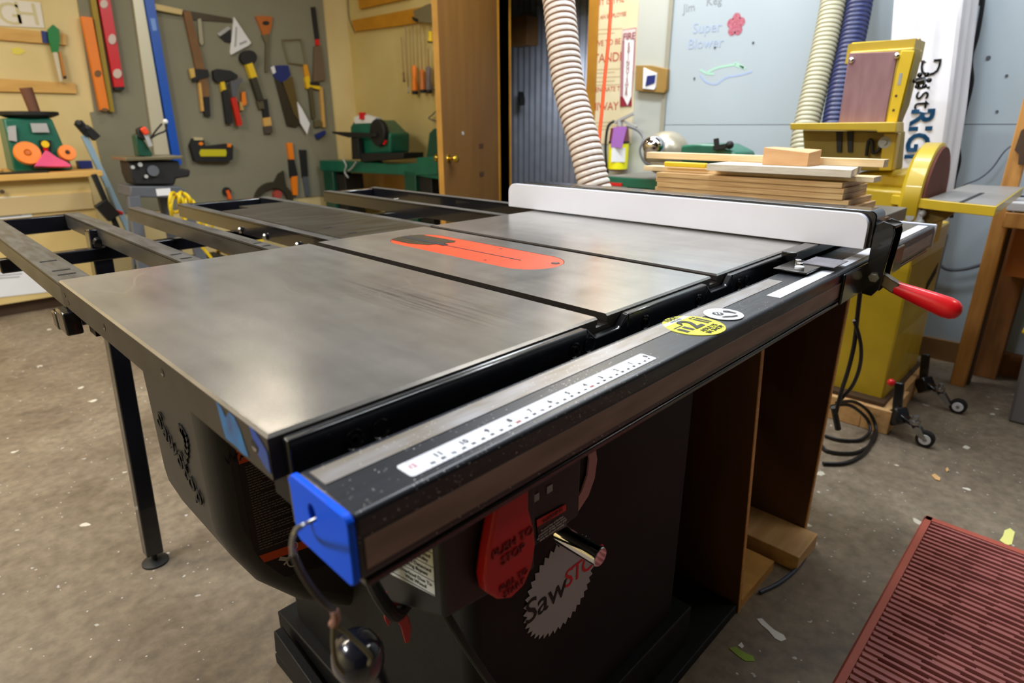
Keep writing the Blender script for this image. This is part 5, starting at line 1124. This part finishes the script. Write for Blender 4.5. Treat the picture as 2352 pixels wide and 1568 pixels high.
MB().tube([OY(705, 150, YP1-.02), OY(662, 144, YP1-.02), OY(648, 92, YP1-.02), OY(692, 90, YP1-.02), OY(704, 150, YP1-.02)], .006, 8, smooth=False).build('frame', mat('olive_wire', (128, 120, 84), .4, .3), cs)
wy([(698, 148), (706, 148), (713, 178), (711, 204), (703, 202), (702, 176)], None, .03).build('handle', mat('orange_yellow', (216, 150, 20), .45), cs, bevel=.003)
wtool('hand_saw', 'blue and white handled saw with long dark blade pointing down', 'saw', [('handle', NAVY, [(622, 152), (640, 150), (662, 150), (668, 172), (655, 186), (642, 190), (630, 176)]), ('grip', PAPER, [(622, 154), (630, 151), (634, 166), (628, 170)]), ('blade', mat('dark_blade', (52, 46, 32), .4, .2), [(632, 180), (646, 190), (694, 282), (680, 292), (660, 288)])], .02)
wtool('hand_saw', 'short brown bladed saw beside the blue handled saw', 'saw', [('blade', mat('brown_blade', (96, 80, 40), .4, .2), [(650, 188), (672, 176), (684, 236), (690, 280), (676, 262)])], .012, YP1-.026)
wtool('scraper', 'white pointed scraper blade at the lower right of the tool board', 'scraper', [('blade', PAPER, [(683, 234), (694, 250), (712, 284), (706, 308), (690, 282)])], .012, YP1-.04)
wtool('paddle_tool', 'long black handled tool with brown blade at the right of the tool board', 'hand tool', [('handle', RUB, band((720, 16), (730, 92), 9)), ('ferrule', RED, band((729, 90), (731, 104), 8)), ('blade', mat('brown_metal', (104, 86, 66), .5), [(722, 106), (738, 106), (748, 184), (720, 188)])], .02)
wtool('bar_clamp', 'yellow and black squeeze clamp at the right edge of the tool board', 'clamp', [('body', YELP, [(701, 178), (709, 174), (714, 192), (736, 198), (735, 206), (712, 200), (706, 204)]), ('bar', mat('clamp_bar', (90, 84, 60), .4, .3), band((714, 200), (722, 272), 8)), ('pad', RUB, [(712, 188), (734, 190), (735, 197), (713, 195)])], .035)
wtool('bar_clamp', 'slim clamp with blue tip hanging rightmost on the tool board', 'clamp', [('bar', TANW, band((738, 200), (745, 292), 6)), ('jaw', mat('clamp_bar2', (96, 88, 60), .5), [(722, 278), (736, 276), (740, 290), (724, 292)]), ('tip', NAVY, [(725, 309), (748, 299), (749, 308), (730, 320)])], .03)
wtool('claw_hammer', 'black headed hammer with yellow stripe hanging left of the red handled one', 'hammer', [('head', RUB, [(490, 162), (500, 158), (530, 162), (546, 172), (546, 180), (520, 186), (500, 190), (492, 182)]), ('stripe', YELP, band((511, 188), (517, 216), 9)), ('handle', RUB, band((518, 206), (528, 284), 14))], .04)
wtool('claw_hammer', 'hammer with a red handle hanging on the tool board', 'hammer', [('handle', mat('tool_red', (200, 36, 16), .4), band((537, 224), (552, 288), 11)), ('head', GREYP, [(530, 186), (556, 180), (558, 186), (548, 196), (542, 222), (534, 222)])], .03, YP1-.043)
wtool('wood_chisel', 'orange handled chisel right of the red handled hammer', 'chisel', [('handle', ORNG, [(555, 212), (563, 210), (567, 238), (560, 244), (556, 236)]), ('end', TANW, [(550, 232), (557, 236), (560, 252), (552, 254)])], .03)
wtool('tool_pouch', 'black tool holder with a wide bright yellow label', 'tool holder', [('body', RUB, [(438, 334), (445, 318), (468, 320), (472, 336), (520, 330), (536, 334), (535, 366), (520, 372), (448, 370)]), ('label', mat('lime_yellow', (196, 188, 10), .5), [(461, 343), (519, 343), (521, 351), (519, 359), (461, 359), (458, 351)]), ('top', mat('cream_cap', (190, 180, 140), .5), [(446, 315), (466, 316), (467, 322), (446, 322)]), ('knob', ORNG, ell(462, 330, 5, 4)), ('tab', ORNG, [(523, 330), (532, 330), (531, 338), (523, 338)])], .06)
wtool('hatchet', 'orange and black handled tool low on the tool board', 'hatchet', [('grip', ORNG, [(660, 328), (672, 328), (676, 366), (666, 368)]), ('neck', RUB, [(664, 366), (676, 366), (684, 400), (682, 408), (668, 408)]), ('handle', ORNG, [(670, 406), (683, 404), (684, 448), (673, 448)])], .03)
wtool('knife_sheath', 'black sheathed knife right of the orange hatchet', 'knife', [('sheath', RUB, [(688, 344), (704, 344), (708, 405), (695, 408)]), ('blade', GREYP, [(696, 406), (707, 405), (712, 450), (703, 450)])], .02)
sg = thing('blade_guard', 'dark curved saw guard with a red knob low on the tool board', 'guard', OY(630, 450, YP1))
ar = ell(630, 462, 44, 44, 16, math.pi, 2*math.pi)+ell(630, 466, 34, 34, 16, math.pi, 2*math.pi)[::-1]
wy(ar, None, .04).build('arc', mat('dark_guard', (50, 44, 30), .5), sg)
wy([(640, 400), (652, 392), (656, 420), (662, 440), (640, 432), (630, 420)], None, .03).build('arm', mat('dark_guard2', (50, 44, 30), .5), sg)
wy(ell(639, 447, 9, 10), None, .05).build('knob', mat('faded_red', (170, 70, 60), .5), sg)
wtool('utility_light', 'small orange and black item at the bottom of the tool board', 'hand tool', [('body', RUB, ell(522, 440, 9, 10)), ('strip', mat('orange_red', (236, 96, 24), .45), [(519, 438), (526, 436), (533, 456), (526, 458)])], .03)
# ------------------------------------------------------------------ LEFT BENCH
be = thing('workbench', 'cream plywood workbench with tan worktop by the back wall', 'workbench', (.2, 4.6, 0))
zt = .830
MB().box(-.9, .87, 4.19, 4.95, zt-.035, zt).build('worktop', TANW, be, bevel=.004)
MB().box(-.9, .80, 4.25, 4.92, .08, zt-.036).build('carcass', mat('cream_bench_panel', (214, 190, 128), .6, scale=2, rgb2=(202, 174, 108)), be, bevel=.003)
MB().box(-.9, .78, 4.30, 4.90, 0, .08).build('plinth', DARKW, be)
MB().box(-.9, .79, 4.235, 4.25, .60, .70).build('drawer_rail', mat('greyish_bench_panel', (190, 168, 122), .6), be)
MB().cyl(OY(5, 440, 4.235), OY(5, 440, 4.22), .012).build('drawer_knob', DARKW, be)
def sheet(nm, lab, pts, blue, lines):
    o = thing(nm, lab, 'paper sheet', OY(*pts[0], 4.245))
    MB().prism([OY(x, y, 4.246) for x, y in pts], (0, .002, 0)).build('sheet', PAPER, o, smooth=False)
    MB().prism([OY(x, y, 4.2445) for x, y in blue], (0, .001, 0)).build('header', mat('header_blue', (70, 122, 186), .6), o, smooth=False)
    b = MB()
    for (xa, ya, xb, yb) in lines: b.bar(OY(xa, ya, 4.2445), OY(xb, yb, 4.2445), .0006, .006)
    b.build('print_lines', GREYL, o, smooth=False)
sheet('posted_sheet', 'white printed sheet with blue header high on the bench front', [(-30, 455), (62, 450), (75, 500), (85, 535), (-30, 548)], [(-30, 463), (26, 460), (30, 474), (-30, 479)], [(-20, 490, 52, 485), (-20, 500, 50, 494), (-20, 508, 40, 504)])
sheet('posted_sheet', 'white printed sheet with blue header low on the bench front', [(-30, 600), (60, 592), (100, 620), (130, 668), (-30, 686)], [(-30, 605), (58, 598), (62, 608), (-30, 620)], [(-20, 626, 52, 620), (-20, 634, 50, 628), (-20, 640, 45, 635)])
gm = thing('spindle_sander', 'green tapered benchtop machine with black round top on the workbench', 'sander', (.6, 4.5, zt))
gx, gy = .605, 4.50; Zg = OY(70, 272, gy).z
pz = [(-.145, zt+.002), (.135, zt+.002), (.085, Zg), (-.135, Zg)]
MB().hexa([(gx-.15, gy-.13, zt+.002), (gx+.15, gy-.13, zt+.002), (gx+.15, gy+.13, zt+.002), (gx-.15, gy+.13, zt+.002)], [(gx-.135, gy-.11, Zg), (gx+.105, gy-.11, Zg), (gx+.105, gy+.11, Zg), (gx-.135, gy+.11, Zg)]).build('body', GRN, gm, bevel=.012)
MB().lathe((gx+.01, gy, Zg), (0, 0, 1), [(0, .10), (.006, .12), (.02, .155), (.038, .155), (.040, .14)], n=36).build('round_table', RUB, gm)
MB().cyl((gx+.045, gy, Zg+.038), (gx+.03, gy, Zg+.175), .030, .034, n=20).build('spindle', mat('brown_sleeve', (110, 70, 50), .7), gm)
YG = gy-.1325
for nm, m, pts in (('rating_plate', GREYL, [(70, 283), (107, 283), (114, 304), (75, 304)]), ('side_plate', GREYL, [(18, 290), (36, 288), (39, 325), (20, 322)]), ('switch_box', RUB, [(90, 322), (118, 322), (118, 352), (95, 352)])):
    MB().prism([OY(x, y, YG-.004) for x, y in pts], (0, .012, 0)).build(nm, m, gm, smooth=False)
MB().cyl(OY(104, 331, YG-.005), OY(104, 331, YG-.03), .02).build('stop_button', YELP, gm)
MB().cyl(OY(105, 342, YG-.005), OY(105, 342, YG-.012), .013).build('red_switch', RED, gm)
for (cx, cy, rx_), lab in (((62, 353, 27), 'wide flat orange sanding ring left of the pink cloth'), ((153, 352, 19), 'orange sanding ring right of the pink cloth')):
    c = OY(cx, cy, YG-.05); rm = rx_/FPX*3.5
    o = thing('orange_disc', lab, 'disc', (c.x, c.y, zt), 'orange discs on the workbench')
    MB().lathe(c, (0.05, -1, .25), [(0, rm*.98), (.014, rm), (.03, rm*.95), (.032, rm*.3), (.02, rm*.16)], n=28).build('disc', ORNG, o)
    MB().lathe(c+Vector((0, -.026, .006)), (0.05, -1, .25), [(0, rm*.2), (.008, rm*.19), (.009, rm*.02)], n=16).build('hub', RUB if cx > 100 else mat('dull_orange', (200, 100, 20), .5), o)
pk = [(78, 382), (92, 362), (104, 345), (112, 347), (130, 360), (150, 370), (163, 378), (163, 383)]
pc = MB()
base_ = [OY(x, y, 4.26) for x, y in pk]; zz = zt+.003
for p in base_: p.z = max(p.z, zz)
back_ = [Vector((p.x+.01, 4.34, zz+(p.z-zz)*.6)) for p in base_]
pc.hexa(base_, back_); pc.build('pink_cloth', PINK, label='crumpled pink cloth on the workbench in front of the green machine', cat='cloth', bevel=.004)
B(.25, .60, 4.22, 4.30, zt+.001, zt+.010).build('black_tray', RUB, label='flat black tool on the workbench edge below the orange disc', cat='tool')
p = OY(192, 374, 4.5); B(p.x-.04, p.x+.035, 4.44, 4.52, zt+.001, zt+.05).build('blue_box', NAVY, bevel=.004, label='small navy blue box at the end of the workbench', cat='box')
p = OY(5, 372, 4.35); MB().lathe((.34, 4.28, zt+.001), (0, 0, 1), [(0, .05), (.02, .055), (.03, .05), (.03, .01)], n=24).build('small_dish', TANW, label='small tan dish at the left edge of the workbench', cat='dish')
# bar clamps leaning at the bench end
lc = thing('leaning_clamp', 'long pale blue pipe clamp leaning beside the workbench', 'clamp', (.98, 4.5, 0))
a = OY(188, 300, 4.45); b_ = OY(228, 385, 4.45); dirc = (b_-a).normalized(); ft = a+dirc*(a.z/(-dirc.z))*.995
MB().bar(a+dirc*.03, ft, .035, .03, up=(0, 1, 0)).build('bar', mat('pale_blue_metal', (150, 180, 200), .4, .3), lc, bevel=.003)
MB().bar(OY(178, 280, 4.44), OY(205, 310, 4.44), .05, .05, up=(0, 1, 0)).cyl(OY(180, 283, 4.42), OY(181, 284, 4.36), .02).bar(OY(198, 295, 4.44), OY(222, 318, 4.44), .05, .06, up=(0, 1, 0)).build('jaw', RUB, lc, bevel=.005)
for q in ((181, 281), (201, 291)): MB().cyl(OY(*q, 4.36), OY(*q, 4.34), .012).build('bolt', STEEL, lc)
lc2 = thing('leaning_clamp', 'black clamp with red lever leaning lower beside the workbench', 'clamp', (1.02, 4.3, 0))
MB().bar(OY(215, 400, 4.13), OY(272, 530, 4.13), .03, .03, up=(0, 1, 0)).bar(OY(230, 465, 4.12), OY(262, 500, 4.12), .08, .05, up=(0, 1, 0)).bar(OY(272, 530, 4.13), (1.06, 4.13, 0), .03, .03, up=(0, 1, 0)).build('bar', RUB, lc2, bevel=.004)
MB().bar(OY(245, 430, 4.16), OY(260, 475, 4.16), .02, .02, up=(0, 1, 0)).build('screw', mat('pale_steel', (150, 158, 150), .4, .4), lc2)
MB().bar(OY(254, 481, 4.14), OY(282, 491, 4.14), .025, .025, up=(0, 1, 0)).build('lever', RED, lc2, bevel=.006)
# ------------------------------------------------------------------ SCROLL SAW ON STAND
ss = thing('scroll_saw', 'black and green scroll saw on a grey stand before the tool board', 'scroll saw', (1.0, 3.6, 0))
YS = 3.6
def py(pts, y=YS): return [OY(a, b, y) for a, b in pts]
tz = OY(350, 362, YS).z
MB().box(OY(285, 362, YS).x, OY(418, 362, YS).x, YS-.02, YS+.26, tz-.012, tz+.006).build('table', mat('olive_table', (128, 120, 94), .35, .5), ss, bevel=.003)
MB().prism(py([(295, 369), (412, 369), (412, 385), (438, 390), (436, 406), (405, 410), (402, 425), (310, 425), (300, 400)], YS+.01), (0, .18, 0)).build('lower_body', RUB, ss, bevel=.01)
for x, y, r in ((352, 392, .03), (355, 393, .018), (305, 384, .01), (336, 405, .01), (322, 378, .012)): MB().cyl(OY(x, y, YS+.005), OY(x, y, YS-.008), r).build('bolt_head', GREYP if r > .02 else GREYL, ss)
MB().prism(py([(311, 310), (320, 306), (336, 330), (350, 352), (350, 360), (318, 358)], YS+.05), (0, .08, 0)).build('upper_arm', GRND, ss, bevel=.006)
MB().prism(py([(316, 296), (330, 290), (344, 318), (334, 322), (318, 316)], YS+.03), (0, .05, 0)).build('arm_head', RUB, ss, bevel=.006)
MB().bar(OY(327, 293, YS+.02), OY(338, 308, YS+.02), .03, .03, up=(0, 1, 0)).build('red_knob', mat('orange_red_knob', (232, 74, 40), .4), ss, bevel=.006)
MB().bar(OY(334, 308, YS+.03), OY(346, 336, YS+.03), .02, .02, up=(0, 1, 0)).build('blade_holder', GREYL, ss)
MB().tube([OY(346, 318, YS+.03), OY(362, 308, YS+.03), OY(380, 300, YS+.03), OY(383, 285, YS+.03)], .005, 8).tube([OY(346, 318, YS+.03), OY(358, 300, YS+.03), OY(372, 284, YS+.03)], .005, 8).build('hose_arm', RUB, ss)
MB().sphere(OY(380, 279, YS+.03), .014, 12).build('air_nozzle', PAPER, ss)
MB().prism(py([(300, 428), (412, 428), (430, 440), (424, 456), (300, 452)], YS-.01), (0, .26, 0)).build('stand_top', GREYP, ss, bevel=.006)
MB().prism(py([(358, 434), (391, 432), (393, 448), (361, 450)], YS-.014), (0, .003, 0)).build('label', PAPER, ss, smooth=False)
zs = OY(310, 450, YS).z
for x0_, y0_, x1_, y1_ in ((306, YS+.0, 298, YS-.06), (418, YS+.0, 440, YS-.06), (330, YS+.22, 322, YS+.3), (400, YS+.22, 418, YS+.3)):
    a = OY(x0_, 450, YS); x1p = a.x+(-.06 if x0_ < 350 else .06)
    MB().hexa([(x1p-.03, y1_-.02, 0), (x1p+.03, y1_-.02, 0), (x1p+.03, y1_+.02, 0), (x1p-.03, y1_+.02, 0)], [(a.x-.03, y0_-.02, zs), (a.x+.03, y0_-.02, zs), (a.x+.03, y0_+.02, zs), (a.x-.03, y0_+.02, zs)]).build('leg', GREYP, ss, bevel=.003)
MB().box(OY(306, 500, YS).x, OY(418, 500, YS).x, YS+.02, YS+.20, .26, .29).build('shelf', RUB, ss)
# yellow coiled strap / cords around stand foot
yc = MB(); random.seed(3)
for cx, cy, r in ((402, 466, .05), (408, 480, .06), (420, 460, .04), (440, 508, .06), (470, 512, .05), (432, 470, .035)):
    c = OY(cx, cy, 3.35); N = []
    for i in range(15):
        a = i*2*math.pi/12; N.append(c+Vector((r*math.cos(a)*.7, .03*math.sin(a*1.7), r*math.sin(a)*1.1)))
    yc.tube(N, .009, 6)
yc.tube([OY(470, 512, 3.35), OY(500, 560, 3.2), OY(540, 540, 3.3), OY(575, 545, 3.3)], .008, 6)
yc.tube([OY(402, 500, 3.35), (1.15, 3.3, .3), (1.2, 3.3, .01)], .008, 6)
yc.build('extension_cord', mat('cord_yellow', (216, 186, 12), .5), label='tangled yellow extension cord beside the scroll saw stand', cat='cord')
yb = thing('yellow_toolbox', 'yellow and black object on the floor seen through the outfeed frame', 'toolbox', (1.35, 3.0, 0))
p = OZ(470, 600, .12)
MB().box(p.x-.16, p.x+.12, p.y-.1, p.y+.12, 0, .12).build('body', mat('ochre_yellow', (190, 140, 10), .5), yb, bevel=.01)
MB().box(p.x-.17, p.x+.13, p.y-.11, p.y+.13, .12, .16).build('lid', RUB, yb, bevel=.01)
ys = thing('folding_stand', 'yellow folding stand on the floor behind the saw table', 'stand', (1.5, 2.8, 0))
q0, q1, q2 = OZ(505, 600, .02), OZ(500, 570, .2), OZ(545, 590, .02)
MB().bar(q0, q1, .03, .03).bar(q1, q2, .03, .03).bar(q2, q2+Vector((.12, .02, .0)), .03, .03).build('stand_leg', YELP, ys, bevel=.004)
p = OZ(575, 548, .30)
B(p.x-.1, p.x+.08, p.y-.05, p.y+.10, 0, .30).build('yellow_case', YELP, bevel=.01, label='small upright yellow case behind the saw table', cat='case')
